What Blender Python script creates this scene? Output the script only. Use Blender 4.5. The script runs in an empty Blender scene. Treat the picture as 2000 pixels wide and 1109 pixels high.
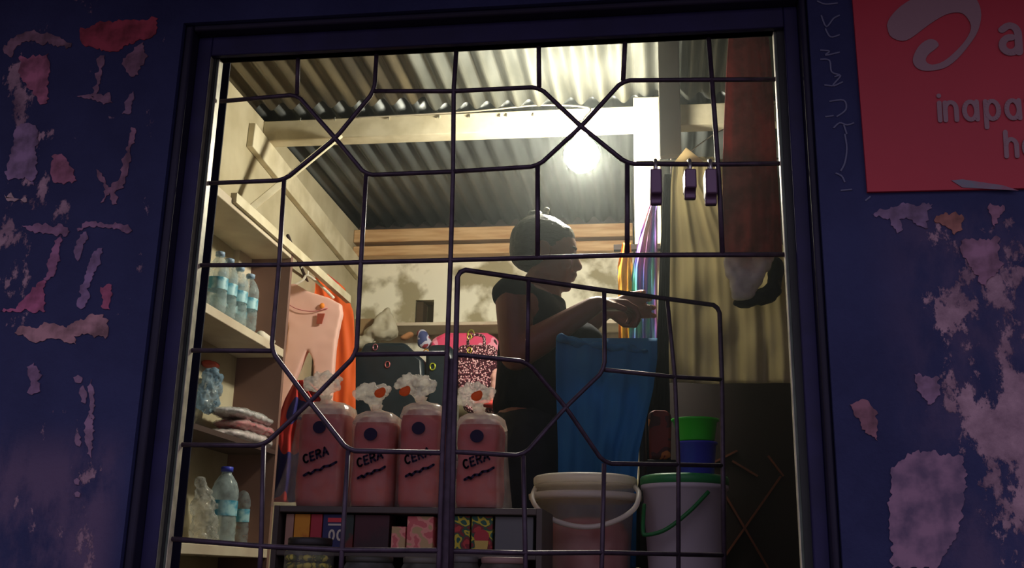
import bpy, bmesh, math, random
from mathutils import Vector, Matrix, noise
random.seed(7)
PI = math.pi
S = bpy.context.scene
C = S.collection

# ------------------------------------------------------------------ camera
FOC = 2030.0                       # focal length in pixels of the 2000x1109 frame
CAM = Vector((0.347, -1.65, 0.68))
YAW, PITCH, ROLL = math.radians(8.2), math.radians(15.6), math.radians(1.2)
ROT = Matrix.Rotation(YAW, 3, 'Z') @ Matrix.Rotation(PI/2 + PITCH, 3, 'X') @ Matrix.Rotation(ROLL, 3, 'Y')
cd = bpy.data.cameras.new('camera'); cam = bpy.data.objects.new('camera', cd); C.objects.link(cam)
# roll about the viewing axis
ROT = Matrix.Rotation(YAW, 3, 'Z') @ Matrix.Rotation(PI/2 + PITCH, 3, 'X') @ Matrix.Rotation(ROLL, 3, 'Z')
cam.matrix_world = Matrix.Translation(CAM) @ ROT.to_4x4()
cd.sensor_width = 36.0; cd.lens = FOC * 36.0 / 2000.0; cd.clip_start = 0.02
S.camera = cam

# ------------------------------------------------------------------ light and exposure
S.view_settings.view_transform = 'Standard'; S.view_settings.look = 'None'
S.view_settings.gamma = 1.0; S.view_settings.use_curve_mapping = False
S.view_settings.exposure = 0.0
W_ = bpy.data.worlds.new('night'); S.world = W_; W_.use_nodes = True
nt = W_.node_tree; bg = nt.nodes['Background']
tc = nt.nodes.new('ShaderNodeTexCoord'); sx = nt.nodes.new('ShaderNodeSeparateXYZ')
rp = nt.nodes.new('ShaderNodeValToRGB')
nt.links.new(tc.outputs['Generated'], sx.inputs[0]); nt.links.new(sx.outputs['Z'], rp.inputs[0])
rp.color_ramp.elements[0].position = 0.05; rp.color_ramp.elements[0].color = (0.10, 0.075, 0.105, 1)
rp.color_ramp.elements[1].position = 0.42; rp.color_ramp.elements[1].color = (0.30, 0.27, 0.37, 1)
nt.links.new(rp.outputs[0], bg.inputs['Color']); bg.inputs['Strength'].default_value = 2.05
LAMP_STRENGTH = 420.0
LAMP_COLOR = (1.0, 0.95, 0.79)

# ------------------------------------------------------------------ pixel -> place
def ray(px, py): return ROT @ Vector(((px-1000)/FOC, -(py-554.5)/FOC, -1.0))
def W(px, py, y):
    d = ray(px, py); return CAM + d*((y-CAM.y)/d.y)
def WX(px, py, x):
    d = ray(px, py); return CAM + d*((x-CAM.x)/d.x)
def WZ(px, py, z):
    d = ray(px, py); return CAM + d*((z-CAM.z)/d.z)

# ------------------------------------------------------------------ materials
MATS = {}
def lin(c):
    return tuple(((v/255.0)/12.92 if v/255.0 <= 0.04045 else ((v/255.0+0.055)/1.055)**2.4) for v in c)
def mat(name, rgb, rough=0.6, metal=0.0, var=0.0, scale=20.0, rgb2=None, bump=0.0, alpha=1.0, trans=0.0,
        sheen=0.0, transl=0.0, thresh=None, stretch=None, spec=0.5, ior=1.45):
    if name in MATS: return MATS[name]
    m = bpy.data.materials.new(name); m.use_nodes = True; MATS[name] = m
    n = m.node_tree.nodes; l = m.node_tree.links; b = n['Principled BSDF']
    col = lin(rgb)
    b.inputs['Base Color'].default_value = (*col, 1); b.inputs['Roughness'].default_value = rough
    b.inputs['Metallic'].default_value = metal; b.inputs['Alpha'].default_value = alpha
    b.inputs['Transmission Weight'].default_value = trans; b.inputs['IOR'].default_value = ior
    b.inputs['Specular IOR Level'].default_value = spec
    if sheen: b.inputs['Sheen Weight'].default_value = sheen
    m['rgb'] = rgb
    if var or rgb2 or bump:
        t = n.new('ShaderNodeTexCoord'); mp = n.new('ShaderNodeMapping'); nz = n.new('ShaderNodeTexNoise')
        l.new(t.outputs['Object'], mp.inputs[0]); l.new(mp.outputs[0], nz.inputs['Vector'])
        nz.inputs['Scale'].default_value = scale; nz.inputs['Detail'].default_value = 6
        if stretch: mp.inputs['Scale'].default_value = stretch
        if rgb2 or var:
            cr = n.new('ShaderNodeValToRGB'); l.new(nz.outputs['Fac'], cr.inputs[0])
            if rgb2 is None:
                c2 = tuple(min(1, v*(1+var)) for v in col); c1 = tuple(v*(1-var) for v in col)
            else: c1, c2 = col, lin(rgb2)
            a, z = thresh or (0.35, 0.65)
            cr.color_ramp.elements[0].position = a; cr.color_ramp.elements[1].position = z
            cr.color_ramp.elements[0].color = (*c1, 1); cr.color_ramp.elements[1].color = (*c2, 1)
            l.new(cr.outputs[0], b.inputs['Base Color'])
        if bump:
            bp = n.new('ShaderNodeBump'); bp.inputs['Strength'].default_value = bump; bp.inputs['Distance'].default_value = 0.01
            l.new(nz.outputs['Fac'], bp.inputs['Height']); l.new(bp.outputs[0], b.inputs['Normal'])
    if transl:
        tl = n.new('ShaderNodeBsdfTranslucent'); mx = n.new('ShaderNodeMixShader'); mx.inputs[0].default_value = transl
        tl.inputs['Color'].default_value = (*col, 1)
        out = n['Material Output']; l.new(b.outputs[0], mx.inputs[1]); l.new(tl.outputs[0], mx.inputs[2]); l.new(mx.outputs[0], out.inputs[0])
    return m
def clear_plastic(name, rgb, opacity=0.4, rough=0.2, vary=1.0):
    if name in MATS: return MATS[name]
    m = bpy.data.materials.new(name); m.use_nodes = True; MATS[name] = m
    n = m.node_tree.nodes; l = m.node_tree.links; b = n['Principled BSDF']; out = n['Material Output']
    b.inputs['Base Color'].default_value = (*lin(rgb), 1); b.inputs['Roughness'].default_value = rough
    tl = n.new('ShaderNodeBsdfTranslucent'); tl.inputs[0].default_value = (*lin(rgb), 1)
    m1 = n.new('ShaderNodeMixShader'); m1.inputs[0].default_value = 0.5
    l.new(b.outputs[0], m1.inputs[1]); l.new(tl.outputs[0], m1.inputs[2])
    tr = n.new('ShaderNodeBsdfTransparent'); m2 = n.new('ShaderNodeMixShader')
    l.new(tr.outputs[0], m2.inputs[1]); l.new(m1.outputs[0], m2.inputs[2])
    t = n.new('ShaderNodeTexCoord'); nz = n.new('ShaderNodeTexNoise'); nz.inputs['Scale'].default_value = 45
    l.new(t.outputs['Object'], nz.inputs['Vector'])
    mr = n.new('ShaderNodeMapRange'); l.new(nz.outputs['Fac'], mr.inputs['Value'])
    mr.inputs['From Min'].default_value = 0.35; mr.inputs['From Max'].default_value = 0.7
    mr.inputs['To Min'].default_value = opacity*(1-0.3*vary); mr.inputs['To Max'].default_value = min(1, opacity*(1+.6*vary))
    l.new(mr.outputs[0], m2.inputs[0])
    bp = n.new('ShaderNodeBump'); bp.inputs['Strength'].default_value = 0.5; bp.inputs['Distance'].default_value = 0.004
    l.new(nz.outputs['Fac'], bp.inputs['Height']); l.new(bp.outputs[0], b.inputs['Normal'])
    l.new(m2.outputs[0], out.inputs[0])
    return m

# ------------------------------------------------------------------ object helpers
WL = {}
def base_of(pts):
    xs = [p.x for p in pts]; ys = [p.y for p in pts]; zs = [p.z for p in pts]
    return Vector(((min(xs)+max(xs))/2, (min(ys)+max(ys))/2, min(zs)))
def tag(o, label=None, cat=None, group=None, kind=None):
    if label: o['label'] = label
    if cat: o['category'] = cat
    if group: o['group'] = group
    if kind: o['kind'] = kind
    return o
def obj(name, bm, m, parent=None, smooth=False, bevel=0.0, origin=None, label=None, kind=None, subsurf=0):
    if not isinstance(bm, bpy.types.Mesh):
        bmesh.ops.recalc_face_normals(bm, faces=bm.faces[:])
        me = bpy.data.meshes.new(name); bm.to_mesh(me); bm.free()
    else: me = bm
    base = Vector(origin) if origin is not None else base_of([v.co for v in me.vertices])
    me.transform(Matrix.Translation(-base))
    me.materials.clear(); me.materials.append(m)
    for p in me.polygons: p.use_smooth = smooth
    o = bpy.data.objects.new(name, me); C.objects.link(o)
    if parent is not None:
        o.parent = parent; o.location = base - WL[parent.name]
    else: o.location = base
    WL[o.name] = base
    if bevel:
        b = o.modifiers.new('bevel', 'BEVEL'); b.width = bevel; b.segments = 2; b.limit_method = 'ANGLE'
        for p in me.polygons: p.use_smooth = True
        try: me.set_sharp_from_angle(angle=math.radians(40))
        except Exception: pass
    if subsurf:
        s = o.modifiers.new('sub', 'SUBSURF'); s.levels = subsurf; s.render_levels = subsurf
    if label: o['label'] = label
    if kind: o['kind'] = kind
    return o
def thing(name, loc, label, cat, group=None):
    o = bpy.data.objects.new(name, None); C.objects.link(o); o.location = loc; o.empty_display_size = 0.05
    WL[o.name] = Vector(loc); return tag(o, label, cat, group)
def box(bm, x0, x1, y0, y1, z0, z1):
    v = [bm.verts.new(p) for p in ((x0,y0,z0),(x1,y0,z0),(x1,y1,z0),(x0,y1,z0),(x0,y0,z1),(x1,y0,z1),(x1,y1,z1),(x0,y1,z1))]
    for f in ((0,3,2,1),(4,5,6,7),(0,1,5,4),(1,2,6,5),(2,3,7,6),(3,0,4,7)): bm.faces.new([v[i] for i in f])
    return bm
def bx(*a): return box(bmesh.new(), *a)
def bar(bm, p0, p1, w, h, up=Vector((0,0,1))):
    p0, p1 = Vector(p0), Vector(p1); d = (p1-p0).normalized(); s = d.cross(up)
    if s.length < 1e-4: s = d.cross(Vector((0,1,0)))
    s.normalize(); u = s.cross(d)
    v = [bm.verts.new(p + s*a*w/2 + u*b*h/2) for p in (p0, p1) for a, b in ((-1,-1),(1,-1),(1,1),(-1,1))]
    for f in ((0,1,2,3),(7,6,5,4),(0,4,5,1),(1,5,6,2),(2,6,7,3),(3,7,4,0)): bm.faces.new([v[i] for i in f])
    return bm
def prism(bm, pts, d):
    """closed polygon pts (Vectors) pushed by vector d"""
    d = Vector(d); a = [bm.verts.new(p) for p in pts]; b = [bm.verts.new(p+d) for p in pts]
    n = len(pts)
    f1 = bm.faces.new(a); f2 = bm.faces.new(b[::-1]); f1.normal_update(); f2.normal_update()
    for i in range(n): bm.faces.new((a[i], b[i], b[(i+1) % n], a[(i+1) % n]))
    bmesh.ops.triangulate(bm, faces=[f1, f2])
    return bm
def pxprism(pp, y, th, bm=None): return prism(bm or bmesh.new(), [W(a, b, y) for a, b in pp], (0, th, 0))
def tube(bm, pts, r, n=10, cap=True, close=False):
    pts = [Vector(p) for p in pts]; rs = r if isinstance(r, (list, tuple)) else [r]*len(pts)
    rings = []; prev = None
    for i, p in enumerate(pts):
        if close: d = pts[(i+1) % len(pts)] - pts[i-1]
        else: d = pts[min(i+1, len(pts)-1)] - pts[max(i-1, 0)]
        d.normalize()
        if prev is None:
            s = d.cross(Vector((0,0,1)));
            if s.length < 0.05: s = d.cross(Vector((0,1,0)))
        else: s = prev - d*prev.dot(d)
        s.normalize(); prev = s; u = d.cross(s)
        rings.append([bm.verts.new(p + (s*math.cos(t*2*PI/n) + u*math.sin(t*2*PI/n))*rs[i]) for t in range(n)])
    m = len(rings)
    for i in range(m if close else m-1):
        a, b = rings[i], rings[(i+1) % m]
        for t in range(n): bm.faces.new((a[t], a[(t+1) % n], b[(t+1) % n], b[t]))
    if cap and not close: bm.faces.new(rings[0][::-1]); bm.faces.new(rings[-1])
    return bm
def smoothpath(pts, k=6):
    """Catmull-Rom through pts"""
    P = [Vector(p) for p in pts]; out = []
    for i in range(len(P)-1):
        a, b, c, d = P[max(i-1, 0)], P[i], P[i+1], P[min(i+2, len(P)-1)]
        for j in range(k):
            t = j/k
            out.append(0.5*((2*b) + (c-a)*t + (2*a-5*b+4*c-d)*t*t + (3*b-a-3*c+d)*t**3))
    out.append(P[-1]); return out
def lathe(bm, prof, c, n=32, cap=True, sxy=(1, 1)):
    rings = []
    for r, z in prof:
        rings.append([bm.verts.new((c[0]+r*sxy[0]*math.cos(t*2*PI/n), c[1]+r*sxy[1]*math.sin(t*2*PI/n), c[2]+z)) for t in range(n)])
    for a, b in zip(rings, rings[1:]):
        for t in range(n): bm.faces.new((a[t], a[(t+1) % n], b[(t+1) % n], b[t]))
    if cap: bm.faces.new(rings[0][::-1]); bm.faces.new(rings[-1])
    return bm
def ell(c, r, n=10):
    c = Vector(c); r = (r, r, r) if not hasattr(r, '__len__') else r
    out = []
    for i in range(1, n):
        th = PI*i/n
        for j in range(2*n):
            ph = PI*j/n
            out.append(Vector((c.x+r[0]*math.sin(th)*math.cos(ph), c.y+r[1]*math.sin(th)*math.sin(ph), c.z+r[2]*math.cos(th))))
    out += [c+Vector((0,0,r[2])), c-Vector((0,0,r[2]))]
    return out
def hull(bm, *ells):
    b2 = bmesh.new()
    for e in ells:
        for p in e: b2.verts.new(p)
    bmesh.ops.remove_doubles(b2, verts=b2.verts[:], dist=1e-5)
    r = bmesh.ops.convex_hull(b2, input=b2.verts[:])
    junk = [g for g in r['geom_interior'] + r['geom_unused'] if isinstance(g, bmesh.types.BMVert)]
    bmesh.ops.delete(b2, geom=list(set(junk)), context='VERTS')
    bmesh.ops.recalc_face_normals(b2, faces=b2.faces[:])
    me = bpy.data.meshes.new('t'); b2.to_mesh(me); b2.free(); bm.from_mesh(me); bpy.data.meshes.remove(me)
    return bm
def cone(bm, p0, r0, p1, r1): return hull(bm, ell(p0, r0), ell(p1, r1))
def fuse(bm, voxel=0.006, it=4, disp=0.0, dscale=20):
    """merge overlapping closed shapes into one continuous skin"""
    me = bpy.data.meshes.new('tmp'); bm.to_mesh(me); bm.free()
    o = bpy.data.objects.new('tmp', me); C.objects.link(o)
    r = o.modifiers.new('r', 'REMESH'); r.mode = 'VOXEL'; r.voxel_size = voxel
    s = o.modifiers.new('s', 'SMOOTH'); s.factor = 0.5; s.iterations = it
    dg = bpy.context.evaluated_depsgraph_get()
    m2 = bpy.data.meshes.new_from_object(o.evaluated_get(dg))
    bpy.data.objects.remove(o)
    if disp:
        for v in m2.vertices:
            v.co += v.normal * disp * (noise.noise(v.co*dscale) + 0.5*noise.noise(v.co*dscale*2.3))
    return m2
def lerp(a, b, t): return a + (b-a)*t
def rowval(rows, py, k):
    for a, b in zip(rows, rows[1:]):
        if a[0] <= py <= b[0]:
            t = (py-a[0])/(b[0]-a[0]); return lerp(a[k], b[k], t)
    return rows[-1][k] if py > rows[-1][0] else rows[0][k]
def cloth(rows, y, amp=0.012, folds=5, th=0.004, nu=60, nv=40, grow=0.6, seed=0, wob=0.006, fan=0.0, depth=None):
    """hanging fabric; rows = [(py, pxL, pxR)], real folds in depth and thickness"""
    bm = bmesh.new(); F = []; B = []
    p0, p1 = rows[0][0], rows[-1][0]
    for j in range(nv+1):
        v = j/nv; py = lerp(p0, p1, v); L = rowval(rows, py, 1); R = rowval(rows, py, 2)
        fr = []; br = []
        for i in range(nu+1):
            u = i/nu
            ph = 2*PI*folds*u + 1.3*math.sin(3.1*u+seed) + 0.5*math.sin(4*v+seed)
            a = amp*(1-grow + grow*v)
            dy = a*math.sin(ph) + a*0.4*math.sin(2.3*ph+seed*2) + wob*noise.noise(Vector((u*5+seed, v*6, seed)))
            yy = y + dy + (depth(u, v) if depth else 0)
            q = W(lerp(L, R, u), py + wob*300*noise.noise(Vector((u*4, seed, 7)))*v, yy)
            fr.append(bm.verts.new(q)); br.append(bm.verts.new(q + Vector((0, th, 0))))
        F.append(fr); B.append(br)
    for j in range(nv):
        for i in range(nu):
            bm.faces.new((F[j][i], F[j+1][i], F[j+1][i+1], F[j][i+1])); bm.faces.new((B[j][i], B[j][i+1], B[j+1][i+1], B[j+1][i]))
    for i in range(nu):
        bm.faces.new((F[0][i], F[0][i+1], B[0][i+1], B[0][i])); bm.faces.new((F[nv][i+1], F[nv][i], B[nv][i], B[nv][i+1]))
    for j in range(nv):
        bm.faces.new((F[j+1][0], F[j][0], B[j][0], B[j+1][0])); bm.faces.new((F[j][nu], F[j+1][nu], B[j+1][nu], B[j][nu]))
    return bm
def strokes(bm, lines, o, ux, uy, r, dn):
    """flat lettering: rounded strokes of half-width r, raised by dn"""
    ux, uy, dn, o = Vector(ux), Vector(uy), Vector(dn), Vector(o); D0 = dn.copy(); kk = 0
    for pl in lines:
        P = [o + ux*a + uy*b for a, b in pl]
        e1 = ux.normalized(); e2 = uy.normalized()
        for p in P: kk += 1; prism(bm, [p + (e1*math.cos(t*PI/6) + e2*math.sin(t*PI/6))*r for t in range(12)], D0*(1+.012*(kk % 40)))
        for a, b in zip(P, P[1:]):
            d = (b-a)
            if d.length < 1e-6: continue
            d.normalize(); s = d.cross(dn.normalized())*r
            kk += 1; prism(bm, [a+s, b+s, b-s, a-s], D0*(1.005+.012*(kk % 40)))
    return bm
def arc(cx, cy, rx, ry, a0, a1, n=12): return [(cx+rx*math.cos(math.radians(lerp(a0, a1, i/n))), cy+ry*math.sin(math.radians(lerp(a0, a1, i/n)))) for i in range(n+1)]
GL = {  # stroke letters, x-height 1
 'i': (0.25, [[(0.1,0),(0.1,1)],[(0.1,1.38),(0.1,1.40)]]),
 'n': (0.85, [[(0.1,0),(0.1,1)], [(0.1,0.62)]+arc(0.37,0.62,0.27,0.38,180,0)+[(0.64,0)]]),
 'q': (0.92, [arc(0.38,0.5,0.3,0.5,0,360,20), [(0.70,1),(0.70,0)]]),            # single-storey a
 'a': (0.85, [[(0.12,0.86)]+arc(0.36,0.66,0.26,0.34,110,0)+[(0.62,0)], arc(0.36,0.28,0.26,0.28,80,360,16)]),
 'p': (0.92, [[(0.1,-0.45),(0.1,1)], arc(0.42,0.5,0.3,0.5,180,-180,20)]),
 't': (0.6, [[(0.25,1.35),(0.25,0.2),(0.38,0.0),(0.5,0.02)],[(0.05,1),(0.48,1)]]),
 'k': (0.8, [[(0.1,0),(0.1,1.45)],[(0.6,1),(0.14,0.5),(0.62,0)]]),
 'h': (0.85, [[(0.1,0),(0.1,1.45)], [(0.1,0.62)]+arc(0.37,0.62,0.27,0.38,180,0)+[(0.64,0)]]),
 'r': (0.55, [[(0.1,0),(0.1,1)], [(0.1,0.6)]+arc(0.4,0.62,0.3,0.38,170,80)]),
 'e': (0.85, [[(0.1,0.5),(0.66,0.5)]+arc(0.38,0.5,0.29,0.5,0,310,18)]),
 'l': (0.3, [[(0.1,0),(0.1,1.45)]]),
 'C': (0.8, [arc(0.4,0.5,0.32,0.5,50,310,12)]),
 'E': (0.75, [[(0.6,1),(0.1,1),(0.1,0),(0.6,0)],[(0.1,0.5),(0.5,0.5)]]),
 'R': (0.8, [[(0.1,0),(0.1,1)]+arc(0.4,0.75,0.25,0.25,90,-90,8)+[(0.1,0.5)],[(0.35,0.5),(0.65,0)]]),
 'A': (0.85, [[(0.05,0),(0.4,1),(0.75,0)],[(0.18,0.35),(0.62,0.35)]]),
 '0': (0.8, [arc(0.35,0.5,0.26,0.5,0,360,16)]),
}
def word(bm, s, o, ux, uy, size, r, dn):
    x = 0; o = Vector(o); ux = Vector(ux).normalized(); uy = Vector(uy).normalized()
    for ch in s:
        w, ls = GL[ch]
        strokes(bm, ls, o + ux*x, ux*size, uy*size, r, dn); x += w*size*1.12
    return bm

# ------------------------------------------------------------------ palette
M_steel = mat('grille_paint', (70, 58, 72), 0.42, 0.3, var=0.25, scale=60)
M_navy = mat('navy_wood_paint', (32, 30, 74), 0.6, var=0.2, scale=15)
M_green = mat('dark_green_steel', (84, 96, 84), 0.5, 0.2, var=0.25, scale=25)
M_dark = mat('dark_wood', (42, 26, 22), 0.7, var=0.3, scale=12)
M_cream = mat('whitewashed_wood', (222, 212, 182), 0.7, rgb2=(196, 184, 150), scale=14, thresh=(0.35, 0.7), bump=0.2)
M_pine = mat('pine', (214, 176, 128), 0.6, rgb2=(184, 138, 90), scale=6, stretch=(1, 10, 10))
M_board = mat('shelf_board', (214, 202, 176), 0.65, rgb2=(190, 172, 148), scale=6)
M_panel = mat('brown_board', (130, 98, 86), 0.7, var=0.12, scale=5)
M_black = mat('black_fabric', (26, 28, 34), 0.8, var=0.2, scale=30)

# ------------------------------------------------------------------ the setting
XL, XR, YB, ZR = -0.95, 0.98, 2.60, None
ZR = W(950, 438, YB).z            # roof height
ZF = 0.0
def struct(name, bm, m, **k):
    return obj(name, bm, m, origin=(0, 0, 0), kind='structure', **k)

def wall_paint():
    m = bpy.data.materials.new('blue_wall_with_paste'); m.use_nodes = True
    n = m.node_tree.nodes; l = m.node_tree.links; b = n['Principled BSDF']; b.inputs['Roughness'].default_value = 0.75
    t = n.new('ShaderNodeTexCoord'); sp = n.new('ShaderNodeSeparateXYZ'); l.new(t.outputs['Object'], sp.inputs[0])
    def math_(op, a, c, clamp=False):
        q = n.new('ShaderNodeMath'); q.operation = op; q.use_clamp = clamp
        for i, v in enumerate((a, c)):
            if isinstance(v, (int, float)): q.inputs[i].default_value = v
            else: l.new(v, q.inputs[i])
        return q.outputs[0]
    def ramp(src, a, c):
        q = n.new('ShaderNodeMapRange'); q.interpolation_type = 'SMOOTHSTEP'; l.new(src, q.inputs['Value'])
        q.inputs['From Min'].default_value = a; q.inputs['From Max'].default_value = c; return q.outputs[0]
    def nz(scale, stretch=(1, 1, 1), det=8, off=0):
        mp = n.new('ShaderNodeMapping'); mp.inputs['Scale'].default_value = stretch; mp.inputs['Location'].default_value = (off, 0, off)
        q = n.new('ShaderNodeTexNoise'); l.new(t.outputs['Object'], mp.inputs[0]); l.new(mp.outputs[0], q.inputs['Vector'])
        q.inputs['Scale'].default_value = scale; q.inputs['Detail'].default_value = det; q.inputs['Roughness'].default_value = 0.68; return q.outputs['Fac']
    X, Z = sp.outputs['X'], sp.outputs['Z']
    # worn paste and paper: lots on the right below the sign, a patch on the lower left
    xr0 = W(1700, 700, -.06).x; zr0 = W(1900, 400, -.06).z
    right = math_('MULTIPLY', ramp(X, xr0-.02, xr0+.14), ramp(Z, zr0+.01, zr0-.03))
    xl1 = W(265, 900, -.06).x; zl1 = W(100, 810, -.06).z
    left = math_('MULTIPLY', ramp(X, xl1, xl1-.06), ramp(Z, zl1, zl1-.10))
    leftall = math_('MULTIPLY', ramp(X, W(310, 500, -.06).x, W(270, 500, -.06).x), 0.67)
    reg = math_('MAXIMUM', math_('MAXIMUM', right, math_('MULTIPLY', left, 0.92)), leftall)
    big = nz(11, (1, 1, 0.62), 9, 3.0)
    thr = math_('SUBTRACT', 0.80, math_('MULTIPLY', reg, 0.32))
    mask = ramp(math_('SUBTRACT', big, thr), 0.0, 0.035)
    mc = n.new('ShaderNodeMix'); mc.data_type = 'RGBA'; l.new(mask, mc.inputs[0])
    cr = n.new('ShaderNodeValToRGB'); l.new(nz(3.5, off=5), cr.inputs[0])
    cr.color_ramp.elements[0].position = .35; cr.color_ramp.elements[0].color = (*lin((24, 32, 78)), 1)
    cr.color_ramp.elements[1].position = .65; cr.color_ramp.elements[1].color = (*lin((42, 50, 96)), 1)
    cp = n.new('ShaderNodeValToRGB'); l.new(nz(14, off=9), cp.inputs[0])
    cp.color_ramp.elements[0].position = .35; cp.color_ramp.elements[0].color = (*lin((112, 86, 104)), 1)
    cp.color_ramp.elements[1].position = .68; cp.color_ramp.elements[1].color = (*lin((190, 156, 168)), 1)
    st = n.new('ShaderNodeMix'); st.data_type = 'RGBA'
    l.new(math_('MULTIPLY', math_('MULTIPLY', math_('MAXIMUM', left, math_('MULTIPLY', right, .6)), ramp(nz(9, (1, 1, .5), 6, 12.0), .36, .60)), .75), st.inputs[0])
    l.new(cr.outputs[0], st.inputs[6]); st.inputs[7].default_value = (*lin((104, 84, 112)), 1)
    l.new(st.outputs[2], mc.inputs[6]); l.new(cp.outputs[0], mc.inputs[7]); l.new(mc.outputs[2], b.inputs['Base Color'])
    bp = n.new('ShaderNodeBump'); bp.inputs['Strength'].default_value = 0.4; bp.inputs['Distance'].default_value = 0.006
    l.new(math_('ADD', mask, nz(30)), bp.inputs['Height']); l.new(bp.outputs[0], b.inputs['Normal'])
    return m
YF0, YF1 = -0.06, 0.035            # front wall faces
xo0 = W(298, 560, YF0).x; xo1 = W(1612, 560, YF0).x; zo1 = W(960, 12, YF0).z; zo0 = 0.50
bm = bmesh.new()
box(bm, -2.6, xo0, YF0, YF1, -0.6, 2.6); box(bm, xo1, 2.6, YF0, YF1, -0.6, 2.6)
box(bm, xo0, xo1, YF0, YF1, zo1, 2.6); box(bm, xo0, xo1, YF0, YF1, -0.6, zo0)
struct('wall_front', bm, wall_paint())
struct('ceiling', bx(-2.6, 2.6, -.70, YF0, 1.86, 1.89), M_dark)      # unseen eave, added to shade the upper part of the front wall
bm = bx(-6, 6, -8, YF0, -0.62, -0.6); struct('ground', bm, mat('street_dust', (90, 74, 66), 0.9, var=.3, scale=3))
M_plaster = mat('limewashed_plaster', (164, 154, 122), 0.85, rgb2=(246, 242, 220), scale=6.5, thresh=(0.42, 0.53), bump=0.5)
# back wall with a little niche
n0 = W(812, 586, YB); n1 = W(846, 631, YB)
zt = W(950, 508, YB).z
bm = bmesh.new()
box(bm, XL-.1, n0.x, YB, YB+.15, ZF, zt); box(bm, n1.x, XR+.1, YB, YB+.15, ZF, zt)
box(bm, n0.x, n1.x, YB, YB+.15, ZF, n1.z); box(bm, n0.x, n1.x, YB, YB+.15, n0.z, zt)
box(bm, n0.x, n1.x, YB+.09, YB+.15, n1.z, n0.z)
struct('wall_back', bm, M_plaster)
o = obj('niche_shade', bx(n0.x+.004, n0.x+.034, YB+.004, YB+.08, n1.z, n0.z-.006), mat('niche_shade_brown', (70, 54, 34), .8)); tag(o, 'dark brown block added as the shaded depth of the small niche in the plaster wall', 'block')  # dark block stands in for the unlit depth of the niche
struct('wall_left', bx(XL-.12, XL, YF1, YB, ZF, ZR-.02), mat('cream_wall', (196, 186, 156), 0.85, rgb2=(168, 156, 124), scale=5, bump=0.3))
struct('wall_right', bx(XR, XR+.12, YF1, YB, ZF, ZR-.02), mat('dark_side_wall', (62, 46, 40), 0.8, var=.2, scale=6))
struct('floor', bx(XL-.12, XR+.12, YF1, YB+.15, -0.1, ZF), mat('cement_floor', (110, 100, 90), 0.8, var=.2, scale=4))
# corrugated roof
def corrugated(x0, x1, y0, y1, z, pitch, amp, th=0.0012, slope=0.0):
    bm = bmesh.new(); n = int((x1-x0)/pitch*12); T = []; 
    for i in range(n+1):
        x = lerp(x0, x1, i/n); dz = amp*math.sin(2*PI*x/pitch)
        T.append([bm.verts.new((x, y, z+dz+h+slope*(y-y0))) for y, h in ((y0, 0), (y1, 0), (y1, th), (y0, th))])
    for a, b in zip(T, T[1:]):
        for k in range(4): bm.faces.new((a[k], a[(k+1) % 4], b[(k+1) % 4], b[k]))
    bm.faces.new(T[0]); bm.faces.new(T[-1][::-1])
    return bm
M_rust = mat('rusty_sheet', (98, 88, 66), 0.42, 0.4, rgb2=(60, 54, 44), scale=5, stretch=(3, .6, 1))
M_galv = mat('galvanised_sheet', (108, 110, 104), 0.42, 0.4, rgb2=(76, 78, 72), scale=6, stretch=(3, .6, 1))
M_old = mat('grey_sheet', (96, 100, 98), 0.42, 0.4, rgb2=(72, 74, 72), scale=5, stretch=(3, .6, 1))
PIT = 0.068; xs = W(832, 190, 1.35).x
struct('ceiling', corrugated(XL-.12, xs+.03, YF1, 1.36, ZR, PIT, .0135), M_rust, smooth=True)
struct('ceiling', corrugated(xs, XR+.12, YF1, 1.40, ZR-.006, PIT, .0135), M_galv, smooth=True)
struct('ceiling', corrugated(XL-.12, XR+.12, 1.33, YB+.18, ZR+.016, PIT, .0135), M_old, smooth=True)
struct('ceiling', bx(-2.0, 2.0, YF1, YB+.2, ZR+.06, ZR+.08), M_dark)       # boards over the sheets

# roof beams
yb = 1.42
zb0 = W(850, 262, yb).z; zb1 = ZR-.018
b_ = obj('roof_beam', bx(XL, XR, yb, yb+.06, zb0, min(zb0+.075, ZR-.022)), M_cream, bevel=.003)
tag(b_, 'long whitewashed beam under the roof sheets, passing behind the lit bulb', 'beam')
# nails driven through the beam edge
for k, px in enumerate((505, 587, 654, 760, 858, 918, 977, 990, 1042)):
    p = W(px, 236-(px-500)*.02, yb-.001)
    obj('nail', tube(bmesh.new(), [p+Vector((0,0,.007)), p-Vector((0,.004,.006))], .0022, 6), mat('nail', (215, 210, 195), .3, .8), b_, label='bright nail')
for i, (a, b, lab) in enumerate(((443, 474, 'upper pine purlin at the back, closest below the roof sheets'), (483, 503, 'lower pine purlin lying along the top of the plaster wall'))):
    y = 2.50 + .0*i
    z1 = W(900, a, y).z; z0 = W(900, b, y).z
    if i == 1: z0 = zt-.0; z1 = z0+.045
    if i == 0: z0 = max(z0, zt+.062)
    o = obj('roof_purlin', bx(XL, W(1236, 470, y).x, y, y+.09, z0, z1), M_pine, bevel=.004); tag(o, lab, 'beam')
# thing on which the last sheets rest, dark gap at the back
struct('wall_back', bx(XL-.1, XR+.1, YB+.02, YB+.14, zt, ZR+.03), M_dark)

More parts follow.
